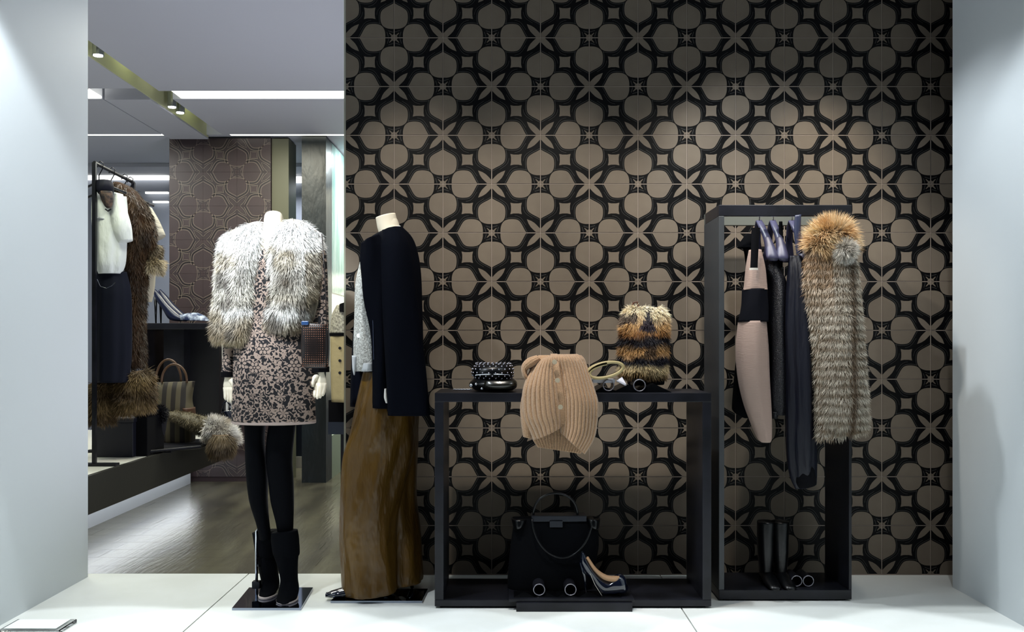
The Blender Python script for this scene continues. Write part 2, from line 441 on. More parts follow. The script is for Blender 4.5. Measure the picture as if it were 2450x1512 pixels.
# long boards laid across the shop
bd = MB()
y = 4.19; k = 0
while y < 8.6:
    k += 1
    xs = [-6, -3.1+(k*.83) % 1.4, -1.5+(k*.57) % 1.2, .6, 3.2]
    for a, b in zip(xs[:-1], xs[1:]):
        if b > -4.2 and a < -.2:
            obj('floor_board', MB().box((max(a, -4.5)+.001, y, ZF-.012), (min(b, 0)-.001, y+.196, ZF)), M_sf, sf)
    y += .198
obj('floor_board', MB().box((-4.5, y, ZF-.012), (0, 11.1, ZF)), M_sf, sf)
M_fw = mat('far_wall_paint', '8e93a0', .6)
struct(obj('wall_far', MB().box((-6, 9.74, ZF), (3.1, 9.86, ZC+.1)), M_fw))
struct(obj('wall_shop_left', MB().box((-4.9, 4.2, ZF), (-4.8, 9.74, ZC+.1)), M_fw))
bulk = struct(obj('trim_2', MB().box((-4.8, 9.2, ZC-.02), (-.3, 9.73, ZC+.014)), M_ceil))
# lit strips on the far wall
def strip_light(x0, x1, y0, y1, d, label, m=M_glow2):
    a = at(x0, y0, d); b = at(x1, y1, d)
    t = thing('strip_light', ((a.x+b.x)/2, d, b.z), label, 'light')
    obj('diffuser', MB().box((a.x, d-.03, b.z), (b.x, d, a.z)), m, t)
    obj('housing', MB().box((a.x-.01, d-.028, a.z), (b.x+.01, d+.02, a.z+.012)), M_ceil, t)
strip_light(150, 406, 419, 431, 9.715, 'wide glowing strip light on far wall behind the clothes rail')
strip_light(350, 404, 460, 464, 9.715, 'upper thin glowing line on far wall beside brown tiles')
strip_light(368, 404, 482, 486, 9.715, 'lower thin glowing line on far wall beside brown tiles')
strip_light(690, 722, 423, 438, 9.715, 'short glowing strip light between pale column and dark column')
# columns
a = at(650, 820, 8.02); b = at(690, 820, 8.02)
col = struct(obj('column_cream', MB().box((bx1+.004, 8.02, ZF), (bx1+.15, 8.3, ZC)), mat('cream_column', '4f4f3c', .5)))
a = at(722, 820, 7.94); b = at(780, 820, 7.94)
M_pl = mat('dark_green_plaster', '050d0e', .4, vary=(6, '0a161b'), bump=(22, .5, .01), stretch=(1, 1, .4))
struct(obj('column_dark', MB().box((a.x, 7.94, ZF), (b.x, 8.2, ZC)), M_pl))
M_teal = mat('lit_teal_plaster', '6f8f88', .25, vary=(9, '93a8a4'), bump=(26, .7, .012), stretch=(1, 1, .25))  # pale teal streaks: the wash of light is put into this colour
struct(obj('wall_teal', MB().box((b.x-.05, 8.205, 1.50), (b.x, 9.7, ZC)), M_teal))
struct(obj('wall_teal_low', MB().box((b.x-.05, 8.205, ZF), (b.x, 9.7, .22)), mat('pale_green_paint', '8f9d8c', .5)))
area((b.x+.35, 8.6, 2.75), (b.x, 8.7, 1.7), 26, .3, .3, (.9, 1, 1))
t = thing('bright_display_panel', (-1.35, 9.6, .9), 'pale yellow display panel with added glow behind the hanging button coat', 'light')
obj('panel', MB().box((-1.95, 9.60, .55), (-.9, 9.62, 1.75)), mat('niche_light_glow', (1, 1, 1), .5, emit=((1, .95, .66), 1.0)), t)  # no lamp: brightness of the lit display niche put in as emission
obj('frame', MB().box((-1.97, 9.621, .53), (-.88, 9.66, 1.77)), M_ceil, t)
obj('shelf_edge', MB().box((-1.95, 9.58, 1.60), (-.9, 9.6, 1.62)), M_ceil, t)
# the long bench
BX = -2.37
M_bf = mat('bench_fascia_dark', '25241f', .45, bump=(30, .2, .002))
M_bt2 = mat('bench_top_white', 'e2e1d8', .35)
be = thing('display_bench', (-3.0, 6.4, ZF), 'long low display bench with dark fascia and white top', 'bench')
obj('top', MB().box((-4.4, 4.5, .275), (BX-.03, 7.96, .295)), M_bt2, be)
obj('fascia', MB().box((BX-.03, 4.5, .08), (BX, 7.96, .297)), M_bf, be)
obj('plinth', MB().box((-4.4, 4.6, ZF), (-2.74, 7.9, .275)), mat('plinth_white', 'e6ecf2', .5), be)
obj('glow_strip', MB().box((-2.73, 4.6, .10), (-2.66, 7.9, .125)), mat('bench_glow', (1, 1, 1), .5, emit=((.92, .96, 1), 5)), be)

# ------------------------------------------------------------------ black display table and garment rack
def frame_table():
    t = thing('display_table', (.25, 3.8, 0), 'low black steel open-frame table holding the camel cardigan', 'table')
    x0, x1, y0, y1, z1 = (1040-VX)*3.63/F, (1702-VX)*3.63/F, 3.63, 3.96, .851
    obj('top', MB().box((x0, y0, z1-.036), (x1, y1, z1)), M_black, t, bevel=.002)
    obj('base', MB().box((x0, y0, .008), (x1, y1, .034)), M_black, t, bevel=.002)
    obj('side', MB().box((x0, y0, .034), (x0+.035, y1, z1-.036)), M_black, t, bevel=.002)
    obj('side', MB().box((x1-.035, y0, .034), (x1, y1, z1-.036)), M_black, t, bevel=.002)
    obj('foot', MB().box((x0+.02, y0+.015, 0), (x1-.02, y1-.02, .008)), M_blackw, t)
    return x0, x1
TX0, TX1 = frame_table()
rk = thing('garment_rack', (1.12, 3.87, 0), 'tall black steel frame rack hung with clothes beside the table', 'clothes rack')
RX0, RX1, RY0, RY1, RZ = (1720-VX)*3.735/F, (2038-VX)*3.735/F, 3.735, 4.02, 1.609
obj('base', MB().box((RX0, RY0, .006), (RX1, RY1, .045)), M_black, rk, bevel=.002)
obj('foot', MB().box((RX0+.02, RY0+.015, 0), (RX1-.02, RY1-.02, .006)), M_blackw, rk)
obj('side_panel', MB().box((RX0, RY0, .045), (RX0+.022, RY1, RZ-.045)), mat('lit_rack_side_steel', '34373a', .5, bump=(50, .2, .002)), rk, bevel=.002)  # left panel paler: light falling on it is put into the steel colour
obj('side_panel', MB().box((RX1-.012, RY0, .045), (RX1, RY1, RZ-.045)), M_black, rk, bevel=.002)
obj('top_rail', MB().box((RX0, RY0, RZ-.045), (RX1, RY0+.022, RZ)), M_black, rk, bevel=.002)
obj('top_rail', MB().box((RX0, RY1-.022, RZ-.05), (RX1, RY1, RZ)), mat('lit_rack_back_rail', '5b5e58', .5), rk, bevel=.002)  # back rail paler than the front: its light is put into the colour
obj('end_rail', MB().box((RX0, RY0+.022, RZ-.045), (RX0+.022, RY1-.022, RZ)), M_black, rk)
obj('end_rail', MB().box((RX1-.022, RY0+.022, RZ-.045), (RX1, RY1-.022, RZ)), M_black, rk)
RODY, RODZ = 3.86, RZ-.012
obj('rod', MB().tube([(RX0+.02, RODY, RODZ), (RX1-.02, RODY, RODZ)], .008, 12), M_black, rk, smooth=True)

# ------------------------------------------------------------------ hangers
M_hang = mat('grey_wooden_hanger', '3a3a52', .4)
def hanger(px, yw, label, drop=.09, ang=0.25, d=3.80, m=None):
    x = (px-VX)*RODY/F
    t = thing('coat_hanger', (x, RODY, RODZ), label, 'hanger', 'hangers on the black rack')
    hk = [(x, RODY+.016*math.sin(a)-0, RODZ+.008+.014*math.cos(a)) for a in np.linspace(-2.0, 1.5, 9)]
    hk = [(x, RODY+.017, RODZ-.004)]+[(x, RODY+.016*math.cos(a), RODZ+.002+.016*math.sin(a)) for a in np.linspace(.2, PI, 8)]+[(x, RODY-.014, RODZ-.03), (x, RODY, RODZ-.05), (x, RODY, RODZ-.085)]
    obj('hook', MB().tube(hk, .0022, 8), M_chrome, t, smooth=True)
    k = ang
    for sgn, nm in ((-1, 'arm'), (1, 'arm')):
        q = [(px-7, 528, px+7, 526, .008, .0), (px-7+k*6, 545, px+9+k*6, 542, .012, sgn*.03), (px-4+k*14, 575, px+12+k*14, 570, .014, sgn*.07), (px-6+k*22, 605, px+19+k*22, 602, .016, sgn*.10), (px-7+k*26, 622, px+22+k*26, 622, .015, sgn*.115), (px+2+k*26, 630, px+18+k*26, 630, .008, sgn*.115)]
        if sgn > 0: q = q[:5]
        obj(nm, pillow(q, RODY, n=18), m or M_hang, t, smooth=True)
    return t

# ------------------------------------------------------------------ hanging garments (seen edge on)
def garment(name, label, cat, px, py, d, grp=None):
    return thing(name, at(px, py, d), label, cat, grp)
hanger(1815, 0, 'grey wooden hanger holding the beige and black dress', ang=.28)
hanger(1848, 0, 'grey wooden hanger holding the black sequinned dress', ang=-.06)
hanger(1893, 0, 'grey wooden hanger holding the navy satin trousers', ang=.20)
hanger(1968, 0, 'dark hanger mostly hidden under the tawny fur coat', ang=.10, m=M_black)
# beige and black colour block dress
t = garment('knit_dress', 'beige knitted dress with wide black band hanging leftmost on black rack', 'dress', 1805, 600, 3.70)
M_beige = mat('beige_knit', '9a8479', .85, bump=(120, .5, .003), stretch=(.3, .3, 3))
d = 3.74
fo = lambda th, q: .05*math.sin(3*th+4*q)+.03*math.sin(7*th)
obj('bodice', pillow(rows((598, 1793, 1822, .03), (640, 1785, 1830, .05), (686, 1780, 1833, .06), (694, 1779, 1834, .06)), d, fold=fo), M_beige, t, smooth=True)
obj('band', pillow(rows((692, 1778, 1835, .062), (730, 1774, 1836, .066), (770, 1768, 1836, .067)), d, fold=fo), mat('navy_band_knit', '06070f', .85), t, smooth=True)
obj('skirt', pillow(rows((768, 1769, 1834, .064), (830, 1762, 1838, .07), (900, 1765, 1840, .07), (960, 1777, 1843, .06), (1010, 1795, 1845, .05), (1048, 1812, 1845, .035), (1058, 1822, 1842, .02)), d, fold=fo), M_beige, t, smooth=True)
obj('strap', sheet([(1798, 545), (1797, 600), (1795, 642)], [(1818, 545), (1814, 600), (1812, 642)], 3.66, 6, bulge=.006), M_blackw, t, solid=.003)
obj('strap_trim', sheet([(1793, 641), (1793, 646)], [(1813, 641), (1813, 646)], 3.655, 4, sub=2, bulge=.006), mat('white_piping', 'c9c4bb', .6), t, solid=.003)
t = garment('black_skirt', 'black fabric garment peeking out behind the beige dress', 'skirt', 1780, 600, 3.9)
obj('panel', pillow(rows((560, 1785, 1808, .02), (592, 1765, 1815, .03), (600, 1780, 1815, .03), (700, 1785, 1830, .04), (850, 1762, 1830, .05), (960, 1752, 1815, .05), (985, 1756, 1800, .04), (1000, 1780, 1800, .02)), 3.86, fold=fo), M_dark, t, smooth=True)
# sequin dress
t = garment('sequin_dress', 'short black sequinned dress hanging second on the black rack', 'dress', 1855, 600, 3.70)
m = mat('black_sequins', '0a0b14', .35, bump=(260, 1.0, .004))
obj('body', pillow(rows((622, 1824, 1862, .03), (650, 1828, 1870, .05), (680, 1838, 1880, .06), (760, 1836, 1880, .07), (860, 1838, 1882, .07), (950, 1838, 1884, .06), (992, 1843, 1880, .05)), 3.80, fold=fo), m, t, smooth=True)
obj('hem', pillow(rows((985, 1842, 1862, .03), (1000, 1845, 1860, .02), (1001, 1846, 1858, .01)), 3.78), m, t, smooth=True)
obj('strap', pillow(rows((530, 1864, 1872, .006), (580, 1862, 1874, .01), (640, 1855, 1872, .02)), 3.79), M_blackw, t, smooth=True)
# navy satin trousers / coat
t = garment('satin_coat', 'long navy satin garment reaching lowest on the black rack', 'coat', 1910, 600, 3.7)
M_sat = mat('navy_satin', '070a18', .5, spec=.3, bump=(6, .8, .02), stretch=(3, 3, .5))
fo2 = lambda th, q: .09*math.sin(4*th+2*q)+.05*math.sin(9*th+3*q)
obj('body', pillow([(1888, 612, 1918, 612, .02), (1884, 660, 1928, 655, .05), (1878, 760, 1940, 760, .07), (1880, 860, 1945, 860, .08), (1882, 980, 1948, 980, .08), (1884, 1080, 1950, 1085, .07), (1892, 1140, 1950, 1135, .05), (1905, 1170, 1950, 1160, .03)], 3.745, fold=fo2, n=48), M_sat, t, smooth=True)
obj('lapel', pillow([(1902, 515, 1917, 513, .006), (1900, 560, 1916, 558, .01), (1906, 610, 1920, 606, .012)], 3.69), mat('slate_satin', '262c44', .4), t, smooth=True)
obj('lining', pillow([(1905, 1110, 1945, 1110, .04), (1903, 1150, 1952, 1150, .045), (1912, 1168, 1950, 1160, .03)], 3.73), M_blackw, t, smooth=True)
# tawny fur coat
t = garment('fur_coat', 'tawny and cream striped fox fur coat hanging at right of black rack', 'coat', 1995, 540, 3.7)
d = 3.70
c1 = pillow([(1930, 610, 1995, 530, .04), (1925, 680, 2030, 570, .05), (1935, 760, 2050, 680, .055), (1945, 860, 2062, 800, .058), (1952, 960, 2070, 930, .06), (1955, 1040, 2072, 1020, .06), (1960, 1052, 2068, 1030, .05)], 3.675, n=36)
c2 = pillow([(1985, 590, 2035, 570, .03), (1975, 650, 2048, 640, .05), (1968, 740, 2055, 730, .06), (1966, 840, 2062, 830, .065), (1970, 930, 2070, 925, .065), (1975, 1000, 2074, 1000, .06), (1985, 1030, 2070, 1026, .045)], 3.64, n=36)
c3 = pillow([(1936, 590, 1968, 610, .03), (1948, 560, 1990, 590, .05), (1985, 536, 2000, 580, .055), (2022, 548, 2008, 590, .05), (2036, 590, 2012, 600, .03)], 3.66, n=24)
M_skin = mat('fur_hide', '6b5842', .9)
obj('body', c1, M_skin, t, smooth=True); obj('sleeve', c2, M_skin, t, smooth=True); obj('collar', c3, M_skin, t, smooth=True)
dark, tawny, cream, org = hx('5a4530'), hx('a88a5c'), hx('d3c8ae'), hx('b9854a')
def coatcol(P, rng):
    z = P[:, 2]; n = vnoise(P, 22, 1)
    s = .5+.5*np.sin((z+.012*n)*2*PI/.036)
    c = mixc(hx('7c6a54'), hx('dcd4c4'), .15+.7*s+.35*(n-.5))
    cx = P[:, 0]-(2015-VX)*3.7/F
    c = mixc(c, dark, .9*np.exp(-(cx/.013)**2))
    c = mixc(c, org, np.clip((P[:, 0] < (1975-VX)*3.7/F)*1.0*(z-1.15)*2, 0, .45))
    return c
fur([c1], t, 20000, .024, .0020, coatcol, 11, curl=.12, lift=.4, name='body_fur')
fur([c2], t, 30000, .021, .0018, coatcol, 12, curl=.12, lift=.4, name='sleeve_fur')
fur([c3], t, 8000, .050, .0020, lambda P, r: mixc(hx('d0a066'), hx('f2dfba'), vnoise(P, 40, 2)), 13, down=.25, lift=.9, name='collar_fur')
puff = MB(); puff.sphere(at(2022, 600, 3.59), .03, 10)
fur([puff], t, 2500, .03, .0022, lambda P, r: mixc(hx('e6e2da'), hx('b5ada0'), vnoise(P, 60, 3)), 14, down=.2, lift=.8, name='shoulder_fur')
t = garment('dark_fur_collar', 'dark brown fur garment half hidden behind the tawny fur coat', 'coat', 1930, 600, 3.85)
q = pillow([(1930, 560, 1975, 530, .02), (1918, 600, 1960, 570, .04), (1925, 700, 1965, 690, .05), (1945, 800, 1970, 800, .05)], 3.86, n=20)
obj('body', q, mat('dark_hide', '1c130c', .9), t, smooth=True)
fur([q], t, 4000, .03, .002, lambda P, r: mixc(hx('24180f'), hx('4a3420'), vnoise(P, 40, 5)), 15)

# ------------------------------------------------------------------ rings / rolled tubes
def ring_tube(px, py, d, r, label, grp, ln=.12, m=None, yaw=0, bt=.004):
    c = at(px, py, d); t = thing('rolled_tube', c, label, 'tube', grp)
    m = m or M_black
    mb = MB(); k = 28; g = []
    for (rr, yy) in ((r, 0), (r, ln), (r-bt, ln), (r-bt, 0)):
        g.append([(c.x+rr*math.cos(2*PI*j/k)+yy*yaw, c.y+yy, c.z+rr*math.sin(2*PI*j/k)) for j in range(k)])
    g.append(g[0]); mb.grid(g, True); obj('sleeve', mb, m, t, smooth=False)
    obj('rim', MB().tube([(c.x+(r-bt/2)*math.cos(2*PI*j/k), c.y, c.z+(r-bt/2)*math.sin(2*PI*j/k)) for j in range(k)], .0022, 8, closed=True), mat('pewter_rim', '8b8a92', .3, .8), t, smooth=True)
def rest(d, z, px=0, py=0): return VY+(H-z)*F/d

# rack floor: boots and tubes
for i, px in enumerate((1833, 1868)):
    t = thing('knee_boot', at(px, zfloor(3.80, .045), 3.80), ('left' if i == 0 else 'right')+' tall black leather boot standing on the rack base', 'boot', 'tall boots on the rack base')
    d = 3.86; yb = rest(d, .085, px)
    sh = pillow([(px-21, 1247, px+20, 1247, .042), (px-21, 1280, px+18, 1280, .044), (px-20, 1320, px+17, 1320, .044), (px-16, 1360, px+14, 1360, .038), (px-14, 1385, px+13, 1385, .036), (px-15, yb, px+14, yb, .038)], d, n=28, cap1=True)
    obj('shaft', sh, M_leather, t, smooth=True)
    c = at(px, 1400, d); g = []
    for s, wd, zt, zb2 in ((0.03, .026, .085, .06), (0, .028, .10, .055), (-.04, .030, .095, .049), (-.09, .031, .078, .047), (-.13, .026, .066, .047), (-.15, .012, .057, .049)):
        g.append([(c.x+wd*math.cos(a), d+s, (zt+zb2)/2+(zt-zb2)/2*math.sin(a)) for a in np.linspace(0, 2*PI, 16, endpoint=False)])
    obj('foot', MB().grid(g, True, True, True), M_leather, t, smooth=True)
    obj('heel', MB().box((c.x-.018, d+.005, .046), (c.x+.018, d+.04, .07)), M_leather, t, bevel=.003)
ring_tube(1906, rest(3.78, .045+.0245, 0), 3.78, .0235, 'left of two silver-rimmed black tubes beside the tall boots', 'rimmed tubes on the rack base', .10)
ring_tube(1934, rest(3.78, .045+.0245, 0), 3.78, .0235, 'right of two silver-rimmed black tubes beside the tall boots', 'rimmed tubes on the rack base', .10)

# lower display on the table base
ZB = .034
tr_ = thing('display_tray', (.23, 3.72, ZB), 'black metal tray on table base under the black handbag', 'tray')
x0, x1 = (1217-VX)*3.6/F, (1518-VX)*3.6/F
obj('plate', MB().box((x0, 3.60, ZB), (x1, 3.90, ZB+.012)), M_black, tr_, bevel=.002)
obj('lip', MB().box((x0+.03, 3.585, ZB-.034), (x1-.01, 3.629, ZB)), M_black, tr_)
g = MB()
for k in range(5):
    xa = x0+.02+k*.085; g.add([(xa, 3.62, ZB+.012), (xa+.085, 3.62, ZB+.012), (xa+.042, 3.66, ZB+.024), (xa, 3.72, ZB+.012), (xa+.085, 3.72, ZB+.012)], [(0, 1, 2), (1, 4, 2), (4, 3, 2), (3, 0, 2)])
obj('folded_fins', g, M_leather, tr_)
ZT = ZB+.012
for px, w_ in ((1290, 'left'), (1365, 'right')):
    ring_tube(px, rest(3.63, ZT+.028, 0), 3.63, .024, w_+' of two black tubes lying before the big black handbag', 'black tubes on the tray', .09)
hb = thing('handbag', at(1325, rest(3.8, ZT), 3.80), 'large black suede handbag with thin arched handle under the table', 'handbag')
d = 3.80
bz = rest(d, ZT)
obj('body', pillow([(1226, 1238, 1432, 1238, .035), (1228, 1255, 1430, 1255, .045), (1222, 1300, 1432, 1300, .065), (1217, 1350, 1424, 1350, .08), (1214, 1390, 1418, 1390, .088), (1214, bz, 1415, bz, .088)], d, n=48, square=.55), M_dark, hb, smooth=True)
obj('wing', pillow([(1223, 1240, 1262, 1240, .05), (1228, 1262, 1255, 1256, .055), (1232, 1268, 1245, 1260, .03)], d-.01, n=20), M_leather, hb, smooth=True)
obj('wing', pillow([(1400, 1238, 1436, 1240, .05), (1405, 1256, 1433, 1262, .055), (1412, 1260, 1428, 1268, .03)], d-.01, n=20), M_leather, hb, smooth=True)
obj('top_bar', MB().box(tuple(at(1272, 1234, d-.045)), tuple(at(1400, 1240, d+.03))), mat('gunmetal', '2b2d33', .3, .8), hb, bevel=.002)
obj('handle', MB().tube([at(1276+53*(1-math.cos(a)), 1236-56*math.sin(a)**.8, d-.02) for a in np.linspace(0, PI, 20)], .005, 10), M_leather, hb, smooth=True)
obj('turnlock', MB().box(tuple(at(1315, 1246, d-.052)), tuple(at(1346, 1261, d-.044))), mat('gunmetal', '2b2d33', .3, .8), hb, bevel=.002)
obj('shoulder_strap', MB().tube([at(1273+72*(1-math.cos(a)), 1240+95*math.sin(a)**1.1, d-.072-.02*math.sin(a)) for a in np.linspace(0.02, PI-.02, 24)], .004, 8), M_leather, hb, smooth=True)
# pump
sh = thing('pump_shoe', at(1440, rest(3.66, ZT), 3.66), 'black patent high heel pump standing tilted beside the black handbag', 'shoe')
d = 3.66
M_pat = mat('navy_patent', '0a1020', .08, coat=1)
zf = rest(d, ZT)
up = [(1391, 1322, 1397, 1320, .018), (1388, 1345, 1410, 1340, .027), (1396, 1365, 1424, 1362, .028), (1412, 1385, 1440, 1380, .027), (1428, 1412, 1460, 1386, .033), (1440, 1424, 1482, 1372, .038), (1470, 1421, 1495, 1380, .038), (1488, 1420, 1500, 1395, .028), (1499, 1416, 1504, 1404, .01)]
obj('upper', pillow(up, d, n=24), M_pat, sh, smooth=True)
obj('insole', pillow([(1402, 1335, 1408, 1332, .012), (1420, 1364, 1428, 1360, .016), (1442, 1385, 1452, 1376, .018), (1468, 1392, 1474, 1378, .018), (1480, 1390, 1482, 1378, .008)], d-.018, n=16), mat('tan_insole', 'a07f5f', .6), sh, smooth=True)
obj('heel', MB().tube([at(1394, 1345, d), at(1399, 1380, d), at(1402, zf, d)], [.014, .006, .004], 10), M_pat, sh, smooth=True)
obj('sole_edge', MB().tube([at(1412, 1372, d-.028), at(1424, 1400, d-.028), at(1440, 1425, d-.03)], .0012, 6), mat('pale_welt', 'a9a49a', .5), sh)

# table top: clutch stack
ZTT = .851
t = thing('studded_clutch', at(1180, rest(3.78, ZTT+.05), 3.78), 'black studded round clutch lying on top of the folded black bag', 'handbag')
d = 3.76
q = pillow([(1140, 872, 1222, 870, .07), (1131, 880, 1228, 880, .09), (1128, 893, 1229, 894, .095), (1134, 903, 1226, 905, .085)], d, n=40, sub=5)
obj('body', q, M_leather, t, smooth=True)
sb = MB(); V = np.array(q.v)
rng = random.Random(3)
for i in range(0, len(V)):
    if (i//40) % 3 == 0 and (i+(i//40)//3) % 2 == 0 and V[i][1] < d+.03: sb.sphere(V[i], .0036, 5)
for ii in range(9):
    for jj in range(5):
        p = at(1140+ii*9.5+jj*.5, 871-0*jj, d); sb.sphere((p.x, d-.06+jj*.03, p.z+.004), .0038, 5)
stuff(obj('studs', sb, mat('pewter_studs', 'b8bac8', .25, .9), t, smooth=True))
obj('zip', MB().tube([at(1138+i*9, 897-2*math.sin(i/9*PI), d-.085-.008*math.sin(i/9*PI)) for i in range(10)], .0018, 6), M_chrome, t)
t = thing('folded_bag', at(1180, rest(3.78, ZTT), 3.78), 'shiny black folded leather bag beneath the studded clutch', 'handbag')
zt = rest(3.76, ZTT)
obj('body', pillow([(1136, 904, 1226, 905, .08), (1124, 915, 1236, 913, .10), (1124, 922, 1236, 926, .10), (1136, zt-3, 1226, zt-2, .085)], d, n=36), M_leather, t, smooth=True)
obj('flap', pillow([(1160, 912, 1232, 911, .02), (1158, 922, 1236, 920, .03), (1164, 930, 1228, 930, .02)], 3.66, n=24), mat('olive_black_leather', '12120c', .25), t, smooth=True)
obj('buckle', MB().sphere(at(1127, 922, 3.66), .008, 8).sphere(at(1139, 919, 3.655), .006, 8).sphere(at(1153, 930, 3.655), .006, 8), M_chrome, t, smooth=True)
obj('chain', MB().tube([at(1128-0*i, 925, 3.66)+Vector((-.006*i, 0, -.012+.001*(i % 2))) for i in range(13)], .003, 6), M_chrome, t)

# camel cardigan draped over the table front
t = thing('cardigan', at(1335, 845, 3.6), 'camel ribbed knitted cardigan with buttons draped over table edge', 'cardigan')
def knit(name, c1, c2):
    m = mat(name, c1, .9, sheen=.3); nt = m.node_tree; b = nt.nodes['Principled BSDF']
    n = nt.nodes.new('ShaderNodeTexNoise'); n.inputs['Scale'].default_value = 260; tc = nt.nodes.new('ShaderNodeTexCoord')
    nt.links.new(tc.outputs['Object'], n.inputs[0]); bp = nt.nodes.new('ShaderNodeBump'); bp.inputs['Strength'].default_value = .9; bp.inputs['Distance'].default_value = .004
    nt.links.new(n.outputs[0], bp.inputs['Height']); nt.links.new(bp.outputs[0], b.inputs['Normal'])
    r = nt.nodes.new('ShaderNodeMix'); r.data_type = 'RGBA'; r.inputs[6].default_value = (*hx(c1), 1); r.inputs[7].default_value = (*hx(c2), 1)
    nt.links.new(n.outputs[0], r.inputs[0]); nt.links.new(r.outputs[2], b.inputs['Base Color']); return m
M_kn = knit('camel_knit', 'bd9a77', '8a6a4c')
d = 3.62
# y extra: positive pushes back over the table
Lc = [(1300, 858, .10), (1286, 864, .05), (1268, 890, .03), (1254, 925, .0), (1250, 960, .0), (1254, 1000, .0), (1268, 1030, .0), (1278, 1052, 0)]
Rc = [(1330, 849, .05), (1332, 856, .0), (1336, 880, -.01), (1340, 915, -.02), (1345, 950, -.03), (1348, 980, -.03), (1348, 1000, -.02), (1346, 1018, -.01)]
obj('front_panel', sheet(Lc, Rc, d, 120, 8, .05, .010, 9), M_kn, t, smooth=True, solid=.006)
Lc = [(1326, 849, .05), (1326, 856, .0), (1329, 880, -.0), (1333, 915, -.012), (1338, 950, -.02), (1340, 985, -.015), (1342, 1010, -.01), (1342, 1034, 0)]
Rc = [(1385, 849, .10), (1396, 858, .06), (1408, 885, .04), (1422, 930, .02), (1430, 965, .0), (1428, 1010, .0), (1420, 1050, .0), (1398, 1086, 0)]
obj('front_panel', sheet(Lc, Rc, d, 150, 8, .055, .010, 11), M_kn, t, smooth=True, solid=.006)
Lc = [(1270, 905, .06), (1258, 960, .05), (1262, 1010, .05), (1272, 1045, .04), (1288, 1072, .04)]
Rc = [(1410, 905, .06), (1424, 960, .05), (1424, 1010, .05), (1412, 1050, .04), (1390, 1088, .04)]
obj('back_panel', sheet(Lc, Rc, d, 150, 8, -.0, .008, 18), M_kn, t, smooth=True, solid=.006)
obj('button_band', sheet([(1318, 848, .04), (1319, 870, -.03), (1325, 910, -.042), (1332, 950, -.05), (1336, 985, -.045), (1338, 1012, -.035)], [(1334, 848, .04), (1336, 870, -.03), (1342, 910, -.042), (1348, 950, -.05), (1351, 985, -.045), (1352, 1012, -.035)], d, 12, 6, .002), M_kn, t, smooth=True, solid=.006)
obj('sleeve', pillow([(1262, 925, 1275, 915, .02, .03), (1247, 950, 1275, 950, .03, .02), (1245, 985, 1276, 985, .03, .02), (1248, 1020, 1274, 1022, .03, .02), (1252, 1046, 1272, 1050, .02, .02)], d, n=48, fold=lambda th, q: .05*math.sin(16*th)), M_kn, t, smooth=True)
obj('collar', pillow([(1284, 850, 1296, 862, .02, .02), (1262, 858, 1282, 874, .03, .02), (1248, 876, 1262, 886, .03, .03), (1250, 900, 1266, 904, .03, .03), (1262, 914, 1274, 900, .02, .03)], d, n=40, fold=lambda th, q: .05*math.sin(12*th)), M_kn, t, smooth=True)
obj('shoulder', pillow([(1290, 850, 1392, 850, .02, .04), (1282, 858, 1402, 862, .05, .05), (1268, 890, 1412, 895, .06, .05), (1262, 930, 1418, 930, .03, .03)], d, n=120, fold=lambda th, q: .02*math.sin(50*th)), M_kn, t, smooth=True)
for px, py, dy in ((1327, 866, -.060), (1334, 910, -.072), (1341, 974, -.078)):
    c = at(px, py, d+dy)
    obj('button', MB().tube([c+Vector((0, -.001, 0)), c+Vector((0, .004, 0))], .0095, 16), mat('horn_button', 'a79c86', .4), t, bevel=.001)
# tan belt roll
t = thing('rolled_belt', at(1450, 900, 3.8), 'tan leather belt coiled in a loop behind the cardigan', 'belt')
g = []
for i in range(60):
    a = i/59*2*PI*1.35+2.6; rr = 1-.18*i/59
    p = at(1448+45*rr*math.cos(a), 886+19*rr*math.sin(a)-8*math.cos(a), 3.66)
    g.append([p+Vector((0, y, 0)) for y in (-.02, -.01, .01, .02)])
obj('strap', MB().grid(g, False), mat('tan_strap', 'a39468', .5), t, solid=.012, smooth=True)
t = thing('folded_papers', at(1455, 912, 3.78), 'white folded tissue lying under the coiled tan belt', 'paper')
obj('sheet', MB().box(tuple(at(1418, 908, 3.66)), tuple(at(1466, 914, 3.74))), mat('tissue', 'c9cbd6', .6), t)
obj('corner', MB().add([at(1474, 912, 3.70), at(1488, 902, 3.74), at(1502, 926, 3.70), at(1490, 920, 3.68)], [(0, 1, 2, 3)]), mat('tissue', 'c9cbd6', .6), t, solid=.002)
# black folded stand with two tubes
t = thing('folded_riser', at(1500, rest(3.76, ZTT), 3.76), 'black zigzag folded riser under the striped fur bag', 'display stand')
g = MB(); X = lambda px: (px-VX)*3.70/F
prof = [(1418, 0), (1440, .022), (1470, .006), (1500, .03), (1525, .006), (1560, .034), (1602, 0)]
for k in range(len(prof)-1):
    (xa, za), (xb, zb_) = prof[k], prof[k+1]
    g.add([(X(xa), 3.66, ZTT+za+.001), (X(xb), 3.66, ZTT+zb_+.001), (X(xb), 3.86, ZTT+zb_+.001), (X(xa), 3.86, ZTT+za+.001)], [(0, 1, 2, 3)])
    g.add([(X(xa), 3.66, ZTT), (X(xb), 3.66, ZTT), (X(xb), 3.66, ZTT+zb_+.001), (X(xa), 3.66, ZTT+za+.001)], [(0, 1, 2, 3)])
obj('folded_sheet', g, M_leather, t, solid=.0015)
ring_tube(1456, 922, 3.65, .0235, 'silver-rimmed tube on table top nearer the camel cardigan', 'rimmed tubes on the table top', .09, M_leather)
ring_tube(1530, 922, 3.65, .025, 'silver-rimmed tube on table top below the striped fur bag', 'rimmed tubes on the table top', .09, M_leather)
